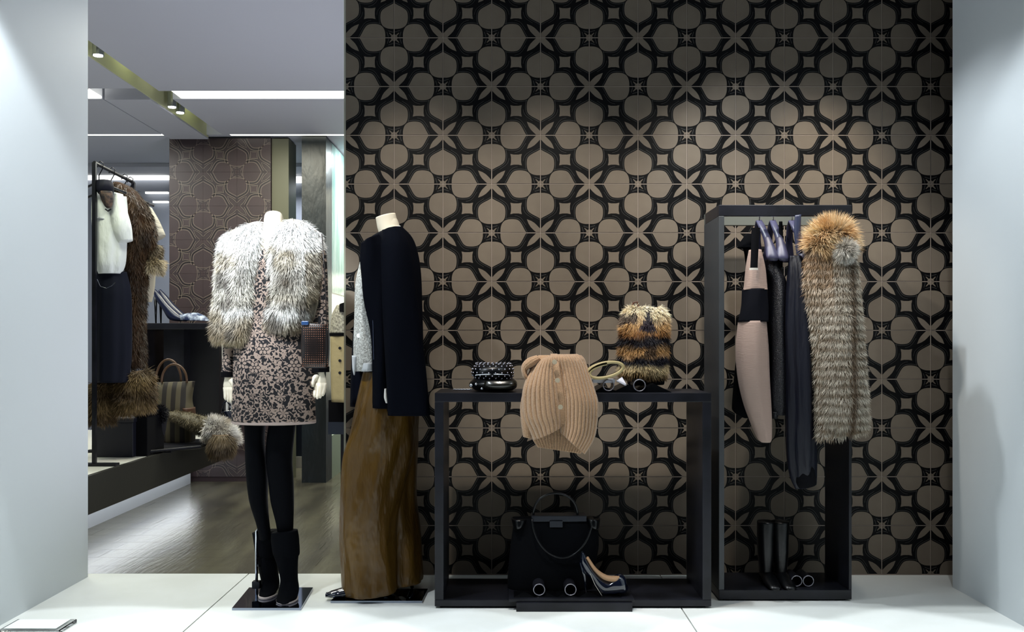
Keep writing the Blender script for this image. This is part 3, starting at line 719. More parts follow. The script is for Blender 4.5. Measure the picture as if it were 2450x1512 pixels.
# striped fur bag
t = thing('fur_bag', at(1540, 905, 3.78), 'upright striped brown cream and black fur bag on table', 'handbag')
d = 3.78
fb = pillow([(1510, 735, 1575, 735, .03), (1494, 750, 1592, 750, .05), (1490, 790, 1594, 790, .062), (1486, 840, 1592, 840, .068), (1484, 880, 1590, 880, .065), (1492, 902, 1586, 902, .05)], d, n=40)
obj('body', fb, mat('bag_hide', '3a2a1c', .9), t, smooth=True)
obj('base', pillow([(1500, 896, 1590, 896, .05), (1502, 916, 1588, 916, .05), (1504, 922, 1586, 920, .045)], d, n=30, square=.5), M_blackw, t, smooth=True)
obj('loop', MB().tube([at(1510, 738, d-.02), at(1516, 724, d-.02), at(1524, 722, d-.02), at(1528, 736, d-.02)], .004, 8), mat('brown_loop', '4a2a18', .6), t)
def bagcol(P, rng):
    py = VY-(P[:, 2]-H)*F/d; px = VX+P[:, 0]*F/d; n = vnoise(P, 30, 7)-.5; py = py+n*16
    c = np.tile(np.array(hx('c9b48c')), (len(P), 1))
    bands = [(720, 'fffaee'), (750, 'f2e2c0'), (775, 'c9a06a'), (796, '96683c'), (806, '0c0b12'), (820, '14101a'), (832, 'b58c58'), (844, 'a8835a'), (852, '0c0d18'), (864, '10111e'), (874, 'e0cca0'), (892, '8d7048'), (905, '2a1f16')]
    ys = [b[0] for b in bands]; cs = np.array([hx(b[1]) for b in bands])
    for a in range(3): c[:, a] = np.interp(py, ys, cs[:, a])
    tri = (py > 735) & (py < 788) & (np.abs(px-1545) < (py-735)*.38)
    c = mixc(c, hx('171a30'), tri*.95); sd = (px < 1520) & (py > 752) & (py < 772); c = mixc(c, hx('2a2434'), sd*.8)
    mid = (np.abs(px-1548) < 12) & (py > 795) & (py < 845); c = mixc(c, hx('15131c'), mid*.8)
    return c
fur([fb], t, 30000, .026, .0018, bagcol, 21, down=.5, lift=.6)

# ------------------------------------------------------------------ mannequins
def skin_body(name, joints, edges, m, parent):
    names = list(joints); me = bpy.data.meshes.new(name)
    me.from_pydata([tuple(joints[n][0]) for n in names], [(names.index(a), names.index(b)) for a, b in edges], [])
    me.materials.append(m); o = bpy.data.objects.new(name, me); link(o, parent)
    md = o.modifiers.new('skin', 'SKIN'); md.use_smooth_shade = True
    for i, n in enumerate(names):
        r = joints[n][1]; r = r if hasattr(r, '__len__') else (r, r); me.skin_vertices[0].data[i].radius = r
        me.skin_vertices[0].data[i].use_root = (i == 0)
    sb_ = o.modifiers.new('sub', 'SUBSURF'); sb_.levels = 2; sb_.render_levels = 2
    return o
def hand(J, E, wrist, pts, pre):      # pts: four fingers and a thumb as lists of points
    for k, ch in enumerate(pts):
        prev = wrist
        for q, (p, r) in enumerate(ch):
            n = f'{pre}{k}{q}'; J[n] = (p, r); E.append((prev, n)); prev = n
# --- first mannequin, facing us
m1 = thing('mannequin', at(652, zfloor(3.80), 3.80), 'headless cream mannequin in fox fur jacket, lace dress and black boots', 'mannequin')
d = 3.80
A = lambda x, y, dy=0: at(x, y, d+dy)
J = {'pelvis': (A(652, 870), (.08, .05)), 'waist': (A(652, 760), (.10, .07)), 'chest': (A(652, 640), (.13, .085)), 'neckbase': (A(654, 560), .05), 'neck': (A(655, 530), .042), 'necktop': (A(655, 502), .042),
     'shl': (A(575, 580), .048), 'ell': (A(548, 740), .034), 'wrl': (A(545, 895), .024), 'pall': (A(543, 905), (.015, .012)),
     'shr': (A(735, 580), .048), 'elr': (A(766, 740), .034), 'wrr': (A(765, 885), .024), 'palr': (A(768, 895), (.015, .012)),
     'hipl': (A(618, 930), .038), 'kneel': (A(612, 1110), .026), 'ankl': (A(634, 1290), .018),
     'hipr': (A(684, 930), .038), 'kneer': (A(671, 1110), .026), 'ankr': (A(685, 1290), .018)}
E = [('pelvis', 'waist'), ('waist', 'chest'), ('chest', 'neckbase'), ('neckbase', 'neck'), ('neck', 'necktop'), ('chest', 'shl'), ('shl', 'ell'), ('ell', 'wrl'), ('wrl', 'pall'),
     ('chest', 'shr'), ('shr', 'elr'), ('elr', 'wrr'), ('wrr', 'palr'), ('pelvis', 'hipl'), ('hipl', 'kneel'), ('kneel', 'ankl'), ('pelvis', 'hipr'), ('hipr', 'kneer'), ('kneer', 'ankr')]
skin_body('body', J, E, M_cream, m1)
def hand_mesh(c, sx, parent, s=1.0, dirx=0.0, m=None):
    # palm and five bent fingers hanging down from the wrist point c; sx = side the thumb sits on
    mb = MB(); X_ = lambda x, y, z: (c[0]+x*sx*s+dirx*(-z)*s, c[1]+y*s, c[2]+z*s)
    g = []
    for z, w_, t_ in ((.02, .021, .017), (0, .021, .015), (-.02, .029, .014), (-.045, .037, .013), (-.07, .039, .011), (-.085, .036, .009)):
        g.append([X_(w_*math.cos(a), t_*math.sin(a), z) for a in np.linspace(0, 2*PI, 16, endpoint=False)])
    mb.grid(g, True, True, True)
    for k, (x, l) in enumerate(((.027, .062), (.009, .072), (-.009, .067), (-.026, .052))):
        mb.tube([X_(x, 0, -.06), X_(x*1.05, -.002, -.085), X_(x*1.05, -.012, -.085-l*.45), X_(x*.98, -.028, -.085-l*.8), X_(x*.95, -.036, -.085-l)], [.0095, .009, .0083, .0075, .0045], 9)
    mb.tube([X_(.02, -.002, -.012), X_(.038, -.012, -.035), X_(.045, -.022, -.06), X_(.042, -.03, -.082)], [.013, .012, .0095, .006], 9)
    return obj('hand', mb, m or M_cream, parent, smooth=True)
hand_mesh(at(545, 905, 3.79), 1, m1, .62, .15)
hand_mesh(at(768, 893, 3.79), -1, m1, .66, -.05)
# tights
M_tig = mat('black_tights', '020307', .8, spec=.08)
for i, rw in enumerate(((rows((990, 584, 638, .06), (1050, 587, 632, .055), (1100, 588, 636, .055), (1150, 591, 640, .052), (1200, 598, 640, .048), (1250, 613, 644, .036), (1290, 622, 650, .03))),
                        (rows((990, 650, 712, .06, -.01), (1050, 640, 704, .055, -.01), (1100, 638, 700, .055, -.01), (1150, 644, 703, .052, -.01), (1200, 650, 704, .048, -.01), (1250, 662, 703, .036, -.01), (1290, 668, 702, .03, -.01))))):
    obj('stocking', pillow(rw, d, n=28), M_tig, m1, smooth=True)
# boots
M_bs = mat('black_suede', '030408', .9, bump=(30, .4, .005), spec=.08)
for i, (dd, sx, rw) in enumerate(((3.84, 0, [(608, 1277, 664, 1270, .045), (611, 1290, 667, 1285, .05), (614, 1320, 660, 1320, .045), (620, 1360, 664, 1360, .042), (625, 1390, 668, 1390, .04), (626, 1405, 669, 1402, .05, -.02), (630, 1411, 668, 1408, .06, -.05), (634, 1414, 666, 1413, .055, -.06)]),
                          (3.77, 40, [(654, 1277, 708, 1270, .045), (653, 1290, 711, 1285, .05), (656, 1325, 714, 1322, .048), (664, 1350, 713, 1350, .042), (671, 1385, 712, 1385, .04), (670, 1405, 717, 1405, .045, -.02), (672, 1420, 718, 1420, .065, -.06), (676, 1425, 716, 1425, .055, -.07)]))):
    bt = obj('boot', pillow(rw, dd, n=32, fold=lambda th, q: .03*math.sin(5*th+9*q)), M_bs, m1, smooth=True)
    cu = [(rw[0][0]-3, 1274, rw[0][2]+3, 1268, .05), (rw[1][0]-3, 1292, rw[1][2]+3, 1288, .054), (rw[2][0]-2, 1322, rw[2][2]+2, 1322, .05), (rw[2][0]+1, 1330, rw[2][2], 1330, .044)]
    obj('cuff', pillow(cu, dd, n=28, fold=lambda th, q: .03*math.sin(4*th)), M_bs, bt, smooth=True)
    b0 = rw[-1]; zz = b0[1]
    obj('sole', pillow([(b0[0]-5, zz-3, b0[2]+5, zz-3, .066, -.06), (b0[0]-4, zz+1, b0[2]+4, zz+1, .066, -.06)], dd, n=24), mat('pale_sole', 'c9b9b0', .5), bt, smooth=True)
    c = at((b0[0]+b0[2])/2, 0, dd)
    obj('heel', MB().tube([(c.x, dd+.03, .10), (c.x, dd+.035, .012)], [.022, .012], 10), M_leather, bt, smooth=True)
# stand
pd0, pd1 = 3.606, 3.91
obj('base_plate', MB().add([((555-VX)*pd0/F, pd0, 0), ((720-VX)*pd0/F, pd0, 0), ((749-VX)*pd1/F, pd1, 0), ((596-VX)*pd1/F, pd1, 0),
    ((555-VX)*pd0/F, pd0, .009), ((720-VX)*pd0/F, pd0, .009), ((749-VX)*pd1/F, pd1, .009), ((596-VX)*pd1/F, pd1, .009)],
    [(0, 3, 2, 1), (4, 5, 6, 7), (0, 1, 5, 4), (1, 2, 6, 5), (2, 3, 7, 6), (3, 0, 4, 7)]), M_plate, m1)
c = at(614, 0, 3.80)
rodt = obj('stand_rod', MB().tube([(c.x, 3.80, .009), (c.x, 3.80, .27), (c.x+.012, 3.81, .30), (c.x+.035, 3.83, .31)], .006, 12), M_chrome, m1, smooth=True)
obj('clamp', MB().box((c.x-.016, 3.785, .035), (c.x+.016, 3.815, .065)), mat('dark_chrome', '23252b', .25, .9), rodt, bevel=.002)
obj('knob', MB().tube([(c.x, 3.80, .13), (c.x+.015, 3.79, .13)], .006, 8), mat('dark_chrome', '23252b', .25, .9), rodt)
# lace dress
def lace():
    m = mat('rose_lace', 'a08880', .85); nt = m.node_tree; b = nt.nodes['Principled BSDF']
    L_ = nt.links.new; N_ = nt.nodes.new
    def ma(op, a, b_=None, c_=None):
        n = N_('ShaderNodeMath'); n.operation = op
        for k, v_ in enumerate((a, b_, c_)):
            if v_ is None: continue
            if isinstance(v_, (int, float)): n.inputs[k].default_value = v_
            else: L_(v_, n.inputs[k])
        return n.outputs[0]
    tc = N_('ShaderNodeTexCoord'); mp = N_('ShaderNodeMapping'); mp.inputs['Scale'].default_value = (17, .001, 17); L_(tc.outputs['Object'], mp.inputs[0])
    v = N_('ShaderNodeTexVoronoi'); v.inputs['Scale'].default_value = 1; v.inputs['Randomness'].default_value = .65; L_(mp.outputs[0], v.inputs[0])
    sub = N_('ShaderNodeVectorMath'); sub.operation = 'SUBTRACT'; L_(mp.outputs[0], sub.inputs[0]); L_(v.outputs['Position'], sub.inputs[1])
    sx = N_('ShaderNodeSeparateXYZ'); L_(sub.outputs[0], sx.inputs[0])
    ang = ma('ARCTAN2', sx.outputs[2], sx.outputs[0]); cs_ = ma('COSINE', ma('MULTIPLY', ang, 6.0))
    dist = v.outputs['Distance']
    rad = ma('MULTIPLY_ADD', cs_, .07, .34)
    flower = ma('LESS_THAN', dist, rad)
    ring = ma('MULTIPLY', ma('GREATER_THAN', dist, .10), ma('LESS_THAN', dist, .15))
    slit = ma('MULTIPLY', ma('LESS_THAN', cs_, -.72), ma('GREATER_THAN', dist, .15))
    fl_ = ma('MULTIPLY', flower, ma('SUBTRACT', 1.0, ma('MAXIMUM', ring, slit)))
    no = N_('ShaderNodeTexNoise'); no.inputs['Scale'].default_value = 2.6; no.inputs['Detail'].default_value = 1; L_(mp.outputs[0], no.inputs[0])
    no2 = N_('ShaderNodeTexVoronoi'); no2.inputs['Scale'].default_value = 3.3; no2.feature = 'DISTANCE_TO_EDGE'; L_(mp.outputs[0], no2.inputs[0])
    vine = ma('LESS_THAN', ma('ABSOLUTE', ma('SUBTRACT', no.outputs[0], .5)), .045)
    leafs = ma('MULTIPLY', ma('GREATER_THAN', no2.outputs['Distance'], .215), 1.0)
    bgp = ma('MULTIPLY', ma('MAXIMUM', vine, leafs), ma('SUBTRACT', 1.0, ma('LESS_THAN', dist, ma('ADD', rad, .06))))
    tot = ma('MAXIMUM', fl_, bgp)
    r = N_('ShaderNodeMapRange'); L_(tot, r.inputs[0])
    c = N_('ShaderNodeMix'); c.data_type = 'RGBA'; c.inputs[6].default_value = (*hx('0c0a10'), 1); c.inputs[7].default_value = (*hx('9a867a'), 1)
    L_(r.outputs[0], c.inputs[0]); L_(c.outputs[2], b.inputs['Base Color'])
    bp = N_('ShaderNodeBump'); bp.inputs['Strength'].default_value = .6; bp.inputs['Distance'].default_value = .003; L_(r.outputs[0], bp.inputs['Height']); L_(bp.outputs[0], b.inputs['Normal'])
    return m
M_lace = lace()
dr = obj('lace_dress', pillow(rows((600, 605, 700, .07), (650, 592, 720, .095), (760, 580, 732, .095), (830, 562, 748, .115), (900, 560, 750, .12), (960, 558, 752, .12), (1006, 556, 754, .12)), d, n=64, fold=lambda th, q: .012*math.sin(6*th+2)*q, cap1=False), M_lace, m1, smooth=True, solid=.003)
obj('hem_trim', pillow(rows((1002, 556, 754, .121), (1009, 556, 755, .122), (1012, 557, 754, .12)), d, n=64, cap0=False, cap1=False, fold=lambda th, q: .012*math.sin(6*th+2)+.01*q*math.sin(30*th)), mat('scallop_trim', 'b3a098', .8), dr, smooth=True)
for xs in (((780, 536, 574, .035), (830, 533, 562, .03), (870, 532, 560, .028), (892, 530, 558, .028)), ((600, 765, 780, .03), (660, 768, 783, .035), (760, 750, 786, .035), (830, 745, 788, .034), (880, 740, 786, .03))):
    s_ = obj('lace_sleeve', pillow(rows(*xs), d, n=28, cap0=False), M_lace, dr, smooth=True)
    l = xs[-1]; obj('velvet_cuff', pillow(rows((l[0]-3, l[1]-2, l[2]+2, .031), (l[0]+10, l[1]-2, l[2]+2, .031)), d, n=24), M_blackw, s_, smooth=True)
# fur jacket
jk = MB()
sl = pillow(rows((548, 562, 606, .03), (572, 534, 604, .06), (640, 524, 590, .066), (700, 519, 582, .064), (760, 515, 572, .062), (800, 512, 566, .058), (816, 520, 556, .04)), d, n=30)
lf_ = pillow([(584, 545, 622, 530, .045), (560, 575, 642, 562, .085), (556, 620, 640, 620, .11), (556, 665, 626, 665, .11), (556, 720, 622, 720, .11), (554, 770, 622, 770, .112), (548, 806, 622, 808, .108), (556, 814, 612, 815, .08)], d, n=34, cap1=True)
rt_ = pillow([(690, 526, 722, 528, .04), (656, 560, 752, 556, .085), (640, 620, 760, 620, .112), (644, 700, 758, 700, .11), (638, 750, 740, 750, .115), (634, 782, 728, 782, .105), (642, 792, 716, 790, .08)], d-.01, n=34)
sr = pillow(rows((552, 712, 758, .03), (576, 715, 768, .06), (640, 718, 770, .064), (700, 718, 766, .06), (748, 716, 752, .05), (757, 718, 746, .04)), d, n=30)
jb = obj('fur_jacket', lf_, mat('pale_hide', 'b5ab9a', .9), m1, smooth=True)
obj('right_front', rt_, MATS['pale_hide'], jb, smooth=True); obj('jacket_sleeve', sl, MATS['pale_hide'], jb, smooth=True); obj('jacket_sleeve', sr, MATS['pale_hide'], jb, smooth=True)
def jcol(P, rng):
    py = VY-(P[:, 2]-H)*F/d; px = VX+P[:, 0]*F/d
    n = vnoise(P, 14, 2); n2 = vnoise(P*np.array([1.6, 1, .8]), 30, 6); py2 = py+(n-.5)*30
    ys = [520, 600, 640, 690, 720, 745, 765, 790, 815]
    cs = np.array([hx(c) for c in ('ffffff', 'fbf8f2', 'e6e2da', 'd4cfc4', 'c6c0b4', 'fbf9f5', 'b8ae9e', 'a09078', 'b3a488')])  # whitest at top: strong light put into the fur colour; bands below are markings
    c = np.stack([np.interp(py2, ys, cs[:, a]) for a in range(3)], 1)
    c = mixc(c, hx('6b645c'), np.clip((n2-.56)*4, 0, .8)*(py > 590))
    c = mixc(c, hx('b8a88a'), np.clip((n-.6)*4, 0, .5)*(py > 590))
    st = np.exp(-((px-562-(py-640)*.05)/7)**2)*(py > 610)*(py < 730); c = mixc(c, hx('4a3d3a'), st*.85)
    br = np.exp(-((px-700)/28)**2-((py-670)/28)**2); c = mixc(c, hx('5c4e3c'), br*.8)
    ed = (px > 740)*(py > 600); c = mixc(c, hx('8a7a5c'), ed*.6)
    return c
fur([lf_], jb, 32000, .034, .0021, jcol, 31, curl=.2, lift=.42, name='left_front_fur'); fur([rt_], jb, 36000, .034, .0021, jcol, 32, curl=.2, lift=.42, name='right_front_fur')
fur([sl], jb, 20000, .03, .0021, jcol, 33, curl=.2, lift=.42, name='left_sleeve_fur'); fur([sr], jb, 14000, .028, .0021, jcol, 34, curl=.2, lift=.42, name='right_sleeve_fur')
# brown studded bag
t = thing('studded_bag', at(753, 880, 3.70), 'small brown studded bag hanging at hip of fur-jacketed mannequin', 'handbag')
q = pillow([(724, 772, 784, 776, .02), (722, 790, 787, 790, .028), (721, 830, 788, 830, .03), (723, 866, 786, 866, .028), (728, 880, 782, 880, .018)], 3.655, n=44, sub=5, square=.6)
obj('body', q, mat('brown_leather', '170d0b', .4), t, smooth=True)
sb = MB()
for i in range(13):
    for j in range(19):
        p = at(725+i*5, 778+j*5.4, 3.655); sb.sphere((p.x, 3.655-.028*(1-abs((i-6)/6.4)**5)**.5*(.85 if j in (0, 18) else 1), p.z), .0022, 5)
stuff(obj('studs', sb, mat('copper_studs', 'b07a62', .3, .8), t, smooth=True))
obj('strap', MB().tube([at(770, 560, 3.72), at(776, 640, 3.70), at(780, 720, 3.68), at(782, 778, 3.655)], .0018, 8), mat('brown_leather', '170d0b', .4), t, smooth=True)
obj('clasp', MB().box(tuple(at(722, 768, 3.635)), tuple(at(738, 778, 3.625))), mat('blue_enamel', '2c4a78', .3), t, bevel=.003)

# --- second mannequin, turned to the left
m2 = thing('mannequin', at(920, zfloor(3.88), 3.88), 'headless cream mannequin in navy velvet jacket and long brown leather trousers', 'mannequin')
d = 3.86
A = lambda x, y, dy=0: at(x, y, d+dy)
J = {'pelvis': (A(930, 900), (.055, .06)), 'waist': (A(925, 790), (.06, .06)), 'chest': (A(930, 660), (.07, .08)), 'neckbase': (A(938, 570), .05), 'neck': (A(932, 545), .046), 'necktop': (A(926, 514), .044),
     'shl': (A(940, 600, -.07), .03), 'ell': (A(965, 760, -.12), .025), 'wrl': (A(985, 890, -.16), .02),
     'shr': (A(925, 600, .11), .04), 'elr': (A(945, 760, .13), .03), 'wrr': (A(950, 890, .12), .02),
     'hipl': (A(920, 960, -.05), .045), 'kneel': (A(895, 1150, -.05), .04), 'ankl': (A(880, 1390, -.04), .032),
     'hipr': (A(940, 960, .06), .045), 'kneer': (A(940, 1150, .07), .04), 'ankr': (A(960, 1380, .07), .032)}
E = [e for e in E if e[0] in J and e[1] in J]
skin_body('body', J, E, M_cream, m2)
obj('neck_cap', pillow([(899, 522, 946, 510, .042), (903, 545, 953, 535, .045), (908, 562, 962, 548, .05)], d-.0, n=28), M_cream, m2, smooth=True)
obj('blouse_collar', pillow([(912, 566, 958, 540, .052), (918, 580, 962, 550, .06)], d, n=28), mat('white_cotton', 'cfd0d0', .8), m2, smooth=True)
M_wp = mat('sequin_blouse', '8d8d88', .5, bump=(190, 1.0, .004), vary=(120, 'c4c6c2'))
bl = obj('sequin_blouse', pillow([(862, 625, 900, 640, .06), (852, 680, 900, 680, .09), (850, 750, 905, 750, .10), (848, 820, 915, 820, .11), (848, 870, 920, 870, .11), (850, 888, 915, 884, .10)], d, n=40, fold=lambda th, q: .03*math.sin(7*th+3*q)), M_wp, m2, smooth=True)
obj('blouse_hem', pillow([(862, 868, 915, 868, .114), (862, 884, 912, 882, .112), (866, 888, 908, 886, .1)], d-.004, n=60, fold=lambda th, q: .03*math.sin(20*th)*q), mat('white_lace', 'b8bcc0', .8), bl, smooth=True)
obj('blouse_point', pillow([(849, 850, 862, 852, .02, -.07), (850, 880, 858, 880, .012, -.07), (853, 896, 856, 896, .004, -.07)], d, n=14), MATS['white_lace'], bl, smooth=True)
c = at(858, 803, d-.105)
obj('button', MB().tube([c, c+Vector((0, .006, 0))], .009, 14), mat('pearl_button', 'f2f4f4', .3), bl)
fj = lambda th, q: .03*math.sin(5*th+1)+.02*math.sin(9*th+3*q)
ja = obj('velvet_jacket', pillow([(922, 552, 962, 545, .06, .0), (880, 580, 985, 575, .13, .02), (880, 640, 1000, 640, .15, .02), (890, 740, 1005, 740, .155, .02), (892, 860, 1008, 860, .16, .02), (892, 940, 1008, 940, .165, .02), (892, 977, 1010, 980, .165, .02)], d, n=56, fold=fj, cap1=False), M_navy, m2, smooth=True, solid=.006)
obj('jacket_sleeve', pillow([(925, 560, 965, 555, .03, -.13), (925, 600, 990, 600, .055, -.15), (928, 700, 1005, 700, .06, -.17), (932, 800, 1018, 790, .062, -.18), (936, 900, 1030, 880, .06, -.18), (940, 985, 1040, 985, .058, -.18)], d, n=40, fold=lambda th, q: .04*math.sin(4*th+5*q)), M_navy, ja, smooth=True)
obj('jacket_front', sheet([(865, 582, .0), (862, 620, .0), (866, 660, 0), (872, 720, 0), (888, 800, .0), (892, 900, 0), (892, 976, 0)], [(905, 560, 0), (925, 600, 0), (930, 680, 0), (935, 760, 0), (938, 840, 0), (938, 920, 0), (940, 978, 0)], d-.13, 20, 6, .03, wav=.004), M_navy, ja, smooth=True, solid=.006)
obj('jacket_piping', MB().tube([at(x, y, d-.15) for x, y in ((878, 582), (878, 640), (884, 690), (892, 760), (894, 860))], .0012, 6), mat('slate_piping', '3a4258', .5), ja)
obj('far_front', pillow([(863, 585, 876, 585, .02, .10), (848, 680, 862, 680, .03, .10), (836, 790, 852, 790, .04, .10), (830, 900, 870, 900, .05, .10), (828, 976, 880, 976, .05, .10)], d, n=24), M_navy, ja, smooth=True)
sh1 = mat('cuff_cream', 'd9d6d0', .6)
obj('glove_tip', pillow([(933, 925, 938, 925, .008, -.17), (932, 945, 940, 945, .01, -.17), (936, 958, 942, 958, .006, -.17)], d, n=12), sh1, m2, smooth=True)
# trousers
def leather_brown():
    m = mat('brown_nappa', '5e4416', .34, spec=.35, bump=(5, 1.0, .04), stretch=(1.6, 1.6, .55), vary=(3, '46310f')); return m
M_br = leather_brown()
ft = lambda th, q: .04*math.sin(3*th+4*q)+.035*math.sin(6*th-7*q)+.02*math.sin(9*th+14*q)+.012*math.sin(15*th+9*q)
tr1 = obj('leather_trousers', pillow([(870, 890, 985, 890, .10), (855, 960, 992, 960, .13), (838, 1030, 990, 1030, .14), (820, 1090, 985, 1090, .14), (817, 1180, 960, 1180, .13, -.02), (818, 1270, 948, 1270, .13, -.03), (825, 1350, 955, 1350, .13, -.04), (830, 1400, 958, 1394, .13, -.05), (838, 1411, 950, 1400, .125, -.05)], d, n=72, sub=8, fold=ft, cap1=False), M_br, m2, smooth=True, solid=.004)
obj('rear_leg', pillow([(905, 980, 996, 980, .12, .05), (900, 1060, 994, 1060, .13, .06), (905, 1180, 990, 1180, .12, .07), (915, 1280, 1000, 1280, .12, .06), (920, 1370, 1008, 1370, .12, .04), (925, 1397, 1010, 1390, .12, .04)], d, n=60, sub=8, fold=ft, cap1=False), M_br, tr1, smooth=True, solid=.004)
def pump(parent, c, yaw, m, zb_=.01):
    ca, sa = math.cos(yaw), math.sin(yaw); g = []
    for s, wd, z0, z1 in ((-.02, .026, .075, .12), (.02, .03, .06, .10), (.06, .032, .03, .07), (.10, .036, .012, .05), (.15, .038, .010, .045), (.19, .03, .010, .036), (.215, .012, .012, .026)):
        ring = []
        for a in np.linspace(0, 2*PI, 16, endpoint=False):
            lx, ly = s, wd*math.cos(a); ring.append((c[0]+lx*ca-ly*sa, c[1]+lx*sa+ly*ca, (z0+z1)/2+(z1-z0)/2*math.sin(a)))
        g.append(ring)
    o = obj('shoe', MB().grid(g, True, True, True), m, parent, smooth=True)
    obj('heel', MB().tube([(c[0]-.0*ca, c[1], .085), (c[0]-.02*ca, c[1]-.02*sa, zb_)], [.02, .008], 10), m, o, smooth=True)
    ch = [(c[0]+s*ca-w_*sa, c[1]+s*sa+w_*ca, z) for s, w_, z in ((-.01, -.03, .02), (.04, -.036, .016), (.09, -.04, .018), (.14, -.041, .02), (.18, -.036, .022), (.21, -.02, .024))]
    obj('crystal_chain', MB().tube(ch, .003, 6), M_chrome, o)
    return o
c1_ = at(905, 0, 3.80); c2_ = at(975, 0, 3.88)
pump(m2, (c1_.x, 3.80, 0), PI+.25, M_pat); pump(m2, (c2_.x, 3.89, 0), PI+.3, M_pat)
pd0, pd1 = 3.706, 3.89
xa, xb, xc, xd = (791-VX)*pd0/F, (1010-VX)*pd0/F, (1024-VX)*pd1/F, (818-VX)*pd1/F
obj('base_plate', MB().add([(xa, pd0, 0), (xb, pd0, 0), (xc, pd1, 0), (xd, pd1, 0), (xa, pd0, .009), (xb, pd0, .009), (xc, pd1, .009), (xd, pd1, .009)],
    [(0, 3, 2, 1), (4, 5, 6, 7), (0, 1, 5, 4), (1, 2, 6, 5), (2, 3, 7, 6), (3, 0, 4, 7)]), M_plate, m2)

# ------------------------------------------------------------------ leaflet holder bottom left
t = thing('leaflet_holder', at(90, 1498, 3.36), 'clear acrylic block with white card at window floor front left', 'sign holder')
a0 = (15-VX)*3.36/F; a1 = (160-VX)*3.36/F
def acrylic():
    m = mat('clear_acrylic', (1, 1, 1), .03); m.node_tree.nodes['Principled BSDF'].inputs['Transmission Weight'].default_value = 1; return m
obj('block', MB().box((a0, 3.30, .001), (a1, 3.44, .016)), acrylic(), t, bevel=.003)
obj('card', MB().box((a0+.012, 3.32, .0165), (a1-.02, 3.43, .018)), mat('white_card', 'e8efec', .6), t)

# ------------------------------------------------------------------ shop goods, left
rl = thing('clothes_rail', (-2.56, 5.95, .295), 'thin black clothes rail standing on the display bench', 'clothes rack')
zr = 2.15
for y, x in ((5.62, -2.537), (6.32, -2.585)):
    obj('post', MB().box((x-.011, y-.011, .297), (x+.011, y+.011, zr)), M_black, rl)
obj('top_bar', MB().tube([(-2.537, 5.62, zr), (-2.585, 6.32, zr)], .011, 10), M_black, rl)
obj('base_bar', MB().box((-2.9, 5.60, .296), (-2.40, 5.66, .312)), M_black, rl)
obj('base_bar', MB().box((-2.9, 6.30, .296), (-2.32, 6.36, .312)), M_black, rl)
def wire_hanger(y, label, dx=0):
    x = -2.537-(y-5.62)*.069
    t = thing('wire_hanger', (x, y, zr), label, 'hanger', 'hooked hangers on the clothes rail')
    obj('hook', MB().tube([(x-.02, y, zr-.01), (x-.018, y, zr+.018), (x, y, zr+.028), (x+.018, y, zr+.015), (x+.012, y, zr-.02), (x-.01, y, zr-.06), (x-.01, y, zr-.10)], .0035, 8), M_black, t, smooth=True)
    obj('arm', MB().tube([(x-.17, y, zr-.17), (x-.01, y, zr-.10), (x+.16, y, zr-.17)], .008, 8), M_black, t, smooth=True)
wire_hanger(5.72, 'black hooked hanger holding the white draped blouse'); wire_hanger(5.92, 'black hooked hanger holding the long brown fur coat'); wire_hanger(6.15, 'black hooked hanger holding the pale quilted jacket')
wire_hanger(6.26, 'empty black hooked hanger at the far end of the rail')
t = thing('draped_blouse', at(270, 660, 5.7), 'white draped short-sleeved blouse on the left clothes rail', 'blouse')
M_wb = mat('white_silk', 'd9dedb', .5, bump=(7, .6, .03), stretch=(2, 2, .8))
d = 5.72
fw = lambda th, q: .05*math.sin(4*th+3*q)+.03*math.sin(9*th)
obj('body', pillow(rows((470, 222, 300, .04), (520, 222, 302, .07), (580, 226, 300, .08), (630, 230, 298, .08), (655, 236, 290, .06)), d, n=48, fold=fw), M_wb, t, smooth=True)
obj('shoulder', pillow([(225, 450, 240, 455, .02), (222, 480, 262, 500, .05), (224, 520, 268, 530, .05)], d-.03, n=24), M_wb, t, smooth=True)
obj('shoulder', pillow([(274, 460, 294, 465, .02), (264, 500, 302, 500, .05), (268, 545, 313, 540, .06), (285, 582, 317, 575, .04)], d-.03, n=24), M_wb, t, smooth=True)
t = thing('patterned_scarf', at(250, 440, 5.65), 'dark and brown patterned scarf tucked in the white blouse neck', 'scarf')
obj('knot', pillow(rows((431, 234, 264, .03), (445, 232, 270, .05), (456, 232, 270, .05), (464, 236, 268, .04)), 5.64, n=28, fold=fw), mat('navy_scarf', '12131e', .7), t, smooth=True)
obj('fold', pillow(rows((458, 236, 268, .03), (475, 242, 270, .03), (492, 250, 268, .02), (498, 256, 264, .01)), 5.62, n=24), mat('brown_pattern', '5a463a', .7, vary=(40, '14121a')), t, smooth=True)
obj('pendant', MB().tube([at(252, 500, 5.6), at(258, 505, 5.6), at(266, 500, 5.6)], .005, 6), M_black, t)
t = thing('dark_skirt', at(268, 660, 5.7), 'long dark navy skirt hanging below the white blouse', 'skirt')
obj('body', pillow(rows((650, 232, 300, .05), (700, 228, 310, .07), (780, 226, 312, .08), (860, 227, 312, .08), (915, 230, 306, .08)), 5.74, n=48, fold=fw), mat('navy_crepe', '10131f', .7), t, smooth=True)
obj('chain', MB().tube([at(232, 668, 5.64), at(240, 685, 5.64), at(255, 690, 5.64), at(268, 684, 5.64), at(276, 675, 5.64)], .002, 6), M_chrome, t)
t = thing('brown_fur_coat', at(310, 440, 5.9), 'long brown mink fur coat hanging behind the white blouse', 'coat')
q = pillow([(272, 437, 290, 437, .04), (280, 450, 322, 455, .08), (292, 490, 355, 500, .10), (300, 560, 370, 570, .11), (305, 640, 350, 620, .10), (308, 720, 345, 720, .09), (308, 800, 342, 800, .09), (308, 880, 345, 880, .09)], 5.92, n=30)
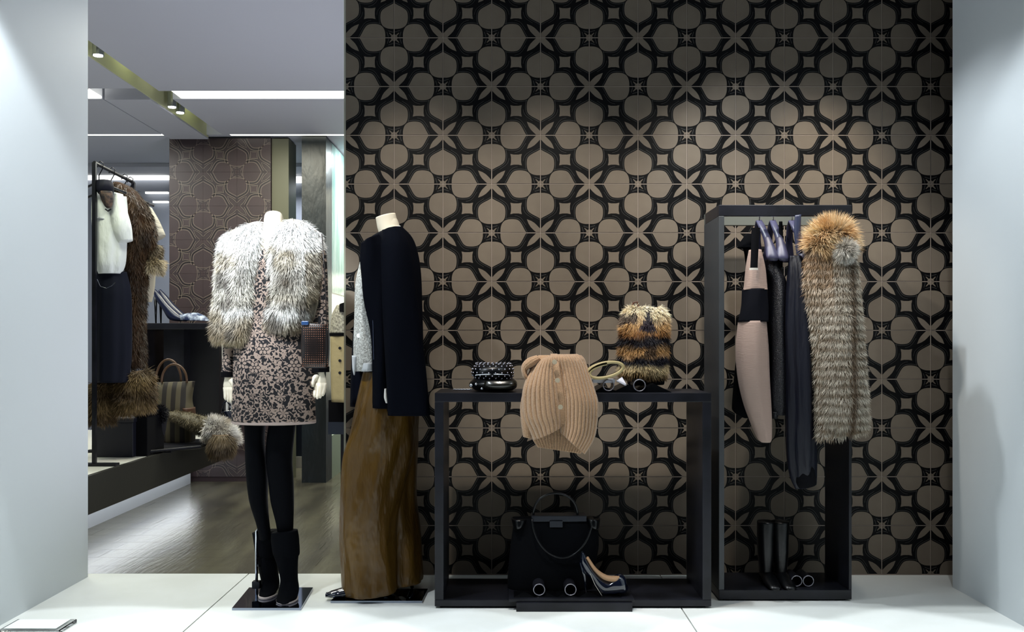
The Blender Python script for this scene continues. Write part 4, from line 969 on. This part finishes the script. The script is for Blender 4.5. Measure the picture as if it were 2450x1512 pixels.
obj('body', q, mat('mink_hide', '2c1d12', .9), t, smooth=True)
fur([q], t, 16000, .035, .0035, lambda P, r: mixc(hx('1c110a'), hx('4e3822'), vnoise(P*np.array([3, 1, .6]), 16, 8)), 41, down=.8, lift=.4)
t = thing('quilted_jacket', at(365, 520, 6.1), 'pale quilted sleeve with fur cuff at far end of rail', 'jacket')
d = 6.12
M_q = mat('pale_quilt', 'a39d8e', .8, bump=(12, .6, .02), stretch=(.4, .4, 4))
obj('sleeve', pillow([(348, 490, 362, 498, .04), (352, 530, 378, 525, .06), (358, 560, 390, 550, .06), (366, 578, 395, 562, .05)], d, n=24), M_q, t, smooth=True)
obj('lower_sleeve', pillow(rows((640, 336, 372, .06), (690, 336, 368, .06), (722, 336, 362, .05)), d, n=24), mat('cream_knit', 'b3ab96', .85), t, smooth=True)
cu1 = pillow(rows((586, 332, 380, .06), (600, 330, 382, .08), (614, 332, 382, .07)), 6.0, n=24); cu2 = pillow(rows((622, 332, 384, .07), (636, 332, 384, .08), (650, 338, 380, .07)), 6.0, n=24)
obj('cuff', cu1, M_skin, t, smooth=True); obj('cuff', cu2, M_skin, t, smooth=True)
fur([cu1], t, 2500, .035, .0035, lambda P, r: mixc(hx('5d5344'), hx('938468'), vnoise(P, 20, 3)), 42, name='upper_cuff_fur')
fur([cu2], t, 3500, .045, .0035, lambda P, r: mixc(hx('a08c62'), hx('d6ccb4'), vnoise(P, 20, 4)), 43, down=.3, name='lower_cuff_fur')
# fur garment hem under skirt
t = thing('fur_vest', at(300, 1000, 5.85), 'banded golden brown fur vest hanging below the dark skirt', 'vest')
q1 = pillow(rows((915, 224, 268, .05), (935, 222, 270, .08), (975, 222, 268, .08), (1010, 226, 262, .07)), 5.80, n=26)
q2 = pillow([(285, 895, 345, 885, .05), (272, 925, 358, 900, .09), (272, 960, 362, 945, .09), (280, 992, 360, 975, .07)], 5.84, n=30)
obj('left_panel', q1, M_skin, t, smooth=True); obj('right_panel', q2, M_skin, t, smooth=True)
def vcol(P, r):
    z = P[:, 2]; s = .5+.5*np.sin(z*2*PI/.16+1); return mixc(hx('33251a'), hx('7d6846'), .25+.6*s+.4*(vnoise(P, 20, 2)-.5))
fur([q1], t, 7000, .05, .0035, vcol, 44, name='left_fur'); fur([q2], t, 10000, .055, .0035, vcol, 45, name='right_fur')
# dark boxes under it, on the bench
def dbox(x0, x1, y0, y1, d, dep, label, m=None, nm='storage_box'):
    a = at(x0, y0, d); b = at(x1, y1, d); zb3 = b.z
    t = thing(nm, ((a.x+b.x)/2, d, zb3), label, 'box')
    obj('body', MB().box((a.x, d, zb3), (b.x, d+dep, a.z-.03)), m or M_blackw, t, bevel=.004)
    obj('lid', MB().box((a.x-.006, d-.006, a.z-.03), (b.x+.006, d+dep+.006, a.z)), m or M_blackw, t, bevel=.004)
    return t
Y = lambda d_, z: VY+(H-z)*F/d_
dbox(228, 318, 1000, Y(6.05, .296), 6.05, .35, 'large dark navy box on the bench under the fur vest', mat('navy_box', '0d0f1c', .5))
dbox(322, 352, 985, Y(6.1, .296), 6.1, .3, 'narrow black box standing right of the navy box')
# dark table with panel at the back of the bench
t = thing('tall_table', (-2.7, 7.5, .296), 'tall black table behind bench with striped handbag in front', 'table')
a = at(345, 768, 7.4); b = at(505, 785, 7.4)
obj('top', MB().box((a.x, 7.3, 1.155), (b.x, 7.8, 1.205)), M_black, t, bevel=.004)
obj('side', MB().box((at(397, 0, 7.5).x, 7.45, .296), (at(445, 0, 7.5).x, 7.78, 1.155)), M_black, t)
obj('back_panel', MB().box((at(440, 0, 7.5).x, 7.6, .296), (-2.40, 7.78, 1.155)), mat('black_panel', '0b0c12', .4), t)
obj('leg', MB().box((a.x+.0, 7.35, .296), (a.x+.03, 7.75, 1.155)), M_black, t)
# shoes on it
for k, (x0, nm) in enumerate(((372, 'left'), (384, 'right'))):
    t = thing('slingback_shoe', at(x0+30, 770, 7.42), nm+' dark navy high heel shoe standing on the tall black table', 'shoe', 'heels on the tall black table')
    dd = 7.40+.10*k; o_ = 12*k
    obj('upper', pillow([(368+o_, 697, 372+o_, 692, .02), (372+o_, 715, 388+o_, 708, .03), (388+o_, 738, 405+o_, 728, .035), (405+o_, 764, 432+o_, 752, .04), (432+o_, 769, 452+o_, 762, .03)], dd, n=18), mat('navy_shoe', '131a33', .3), t, smooth=True)
    obj('heel', MB().tube([at(372+o_, 710, dd), at(373+o_, Y(dd, 1.206), dd)], [.014, .006], 8), M_leather, t, smooth=True)
t = thing('folded_scarf', at(470, 766, 7.4), 'crumpled blue and white scarf lying on the tall black table', 'scarf')
obj('pile', pillow([(440, 752, 470, 748, .06), (425, 758, 490, 757, .08), (430, 766, 502, 768, .08)], 7.42, n=60, fold=lambda th, q: .12*math.sin(7*th+5*q)), mat('blue_white_silk', '26365a', .5, vary=(30, 'aab6c8')), t, smooth=True)
# striped handbag
t = thing('striped_handbag', at(418, 980, 7.0), 'brown striped handbag with two round handles on the bench', 'handbag')
def stripes():
    m = mat('striped_canvas', '4f4834', .7); nt = m.node_tree; b = nt.nodes['Principled BSDF']
    tc = nt.nodes.new('ShaderNodeTexCoord'); wv = nt.nodes.new('ShaderNodeTexWave'); wv.wave_type = 'BANDS'; wv.bands_direction = 'X'; wv.inputs['Scale'].default_value = 4.6
    nt.links.new(tc.outputs['Object'], wv.inputs[0]); r = nt.nodes.new('ShaderNodeMapRange'); r.inputs[1].default_value = .45; r.inputs[2].default_value = .55
    nt.links.new(wv.outputs['Fac'], r.inputs[0]); c = nt.nodes.new('ShaderNodeMix'); c.data_type = 'RGBA'
    c.inputs[6].default_value = (*hx('4f4834'), 1); c.inputs[7].default_value = (*hx('1f1913'), 1); nt.links.new(r.outputs[0], c.inputs[0]); nt.links.new(c.outputs[2], b.inputs['Base Color']); return m
d = 6.9; yb = Y(6.9, .30)
obj('body', pillow([(366, 915, 466, 912, .04), (365, 930, 462, 930, .07), (372, 960, 458, 960, .09), (370, 1000, 466, 1000, .10), (372, yb, 464, yb, .10)], d, n=40, square=.7), stripes(), t, smooth=True)
for k in (-1, 1):
    obj('handle', MB().tube([at(410+k*3-30*math.cos(a)+4*k, 912-52*math.sin(a)*(1 if k < 0 else .78), d-.03*k-.02) for a in np.linspace(-.1, PI+.1, 18)], .009, 8), mat('brown_handle', '4a3320', .4), t, smooth=True)
obj('patch', pillow([(440, 975, 464, 975, .09), (442, 1004, 466, 1004, .1)], d-.02, n=20), mat('brown_patch', '4a2f1e', .5), t, smooth=True)
# black fur ball hat / small dark bag
t = thing('dark_pouch', at(372, 1040, 6.5), 'small round black fur pouch on bench beside the fur vest', 'bag')
q = pillow([(366, 985, 392, 980, .05), (356, 1000, 398, 998, .07), (352, 1030, 396, 1025, .07), (352, 1050, 392, 1045, .05)], 6.4, n=24)
obj('body', q, mat('grey_flannel', '26262a', .8), t, smooth=True)
qq = MB().sphere(at(380, 990, 6.35), .05, 12)
fur([qq], t, 2500, .03, .003, lambda P, r: mixc(hx('08080c'), hx('1a1a22'), r.random(len(P))), 46, down=.2)
t = thing('black_tray', (-2.62, 6.1, .296), 'flat black tray lying on the white bench top', 'tray')
obj('plate', MB().add([at(x, y, 2200*(H-.31)/(y-VY)) for x, y in ((335, 1085), (480, 1072), (528, 1050), (380, 1050))]+[at(x, y, 2200*(H-.298)/(y-VY)) for x, y in ((335, 1087), (480, 1074), (528, 1052), (380, 1052))], [(0, 1, 2, 3), (4, 5, 6, 7), (0, 1, 5, 4), (1, 2, 6, 5), (2, 3, 7, 6), (3, 0, 4, 7)]), M_black, t)
obj('rim', MB().tube([at(x, y, 2200*(H-.32)/(y-VY)) for x, y in ((340, 1082), (478, 1069), (540, 1030))], .01, 8), M_black, t)
# fur stole hanging over bench edge
t = thing('fur_stole', at(480, 1020, 6.8), 'fox fur stole trailing over the bench edge towards the mannequin', 'stole')
M_st = mat('olive_lining', '57503a', .6)
s1 = pillow([(400, 985, 402, 1000, .04), (440, 985, 432, 1012, .08), (480, 994, 468, 1035, .09), (512, 1003, 500, 1050, .09)], 6.75, n=24)
obj('body', s1, M_st, t, smooth=True)
s2 = pillow([(500, 1002, 492, 1045, .06), (530, 1010, 515, 1050, .08), (558, 1030, 530, 1065, .08), (566, 1055, 535, 1078, .06)], 6.6, n=24)
s3 = pillow(rows((1040, 508, 548, .05), (1062, 506, 555, .07), (1085, 512, 548, .05)), 6.5, n=22)
obj('tail', s2, M_skin, t, smooth=True); obj('tail', s3, M_skin, t, smooth=True)
fur([s2], t, 9000, .05, .0035, lambda P, r: mixc(hx('a89a80'), hx('e6e4e0'), vnoise(P, 18, 5)*1.3), 47, down=.3, name='tail_fur')
fur([s3], t, 6000, .06, .0035, lambda P, r: mixc(hx('2a2428'), hx('7f6c4a'), vnoise(P, 16, 6)), 48, down=.8, name='tip_fur')
fur([s1], t, 2500, .02, .003, lambda P, r: mixc(hx('4d4433'), hx('8b7f62'), vnoise(P, 30, 6)), 49, name='back_fur')
# white plinth behind mannequin
t = thing('white_plinth', (-2.5, 7.8, .296), 'bright white plinth block between tall black table and lace dress', 'plinth')
obj('block', MB().box((-2.66, 7.79, .296), (-2.39, 7.93, 1.06)), mat('plinth_gloss', 'eef0f0', .4, emit=None), t, bevel=.003)
t = thing('strappy_heel', at(546, 1000, 6.9), 'dark strappy shoe peeking out behind the lace dress', 'shoe')
obj('strap', MB().tube([at(532, 995, 6.9), at(534, 968, 6.9), at(542, 958, 6.9), at(550, 968, 6.9), at(548, 1000, 6.9)], .009, 8), M_pat, t, smooth=True)
obj('sole', pillow([(530, 985, 552, 980, .03), (536, 1003, 566, 1000, .04)], 6.9, n=16), M_pat, t, smooth=True)
obj('stand', MB().box(tuple(at(530, 1003, 6.87)), (at(566, 0, 6.87).x, 7.0, .30)), M_black, t)
# shop goods, right gap: button coat, dark skirt, boxes
t = thing('button_coat', at(805, 740, 7.4), 'beige coat with dark buttons seen between the two mannequins', 'coat')
d = 7.5
M_bc = mat('beige_coat', '9a8c66', .8, bump=(8, .5, .02)); M_tw = mat('speckled_tweed', 'a9a594', .8, vary=(60, '6b675c'))
obj('yoke', pillow(rows((730, 806, 850, .08), (755, 794, 865, .12), (798, 790, 870, .13)), d, n=32), M_tw, t, smooth=True)
obj('collar', pillow([(812, 728, 832, 722, .04), (812, 745, 835, 750, .05)], d-.1, n=16), M_blackw, t, smooth=True)
obj('belt', pillow(rows((797, 788, 872, .14), (804, 788, 872, .14)), d, n=32), M_dark, t, smooth=True)
obj('skirt', pillow(rows((803, 790, 868, .13), (880, 791, 870, .15), (960, 793, 872, .16)), d, n=48, fold=lambda th, q: .04*math.sin(7*th)), M_bc, t, smooth=True)
for py in (833, 863, 892):
    c = at(813, py, d-.155); obj('button', MB().tube([c, c+Vector((0, .01, 0))], .012, 12), M_black, t)
t = thing('low_dark_shelf', at(810, 1150, 7.6), 'black low shelf under the beige button coat', 'shelf')
a = at(783, 958, 7.55); b = at(870, 1040, 7.55)
obj('body', MB().box((a.x, 7.6, b.z+.10), (b.x, 7.9, a.z)), M_blackw, t)
obj('front_band', MB().box((a.x, 7.58, b.z), (b.x, 7.9, b.z+.10)), mat('navy_lacquer', '141d2c', .4), t)
obj('leg', MB().box((at(815, 0, 7.6).x, 7.6, ZF), (at(822, 0, 7.6).x, 7.66, b.z)), M_black, t)
obj('leg', MB().box((b.x-.05, 7.6, ZF), (b.x, 7.66, b.z)), M_black, t)
t = thing('navy_cabinet', at(706, 1050, 9), 'dark navy cabinet with pale foot seen between the dark column and legs', 'cabinet')
a = at(690, 1000, 8.9); b = at(724, 1092, 8.9)
obj('body', MB().box((a.x, 8.9, b.z), (b.x, 9.3, a.z)), mat('navy_lacquer', '141d2c', .4), t)
obj('plinth', MB().box((a.x, 8.88, ZF), (b.x, 9.3, b.z)), mat('pale_plinth', 'a9a59d', .5), t)
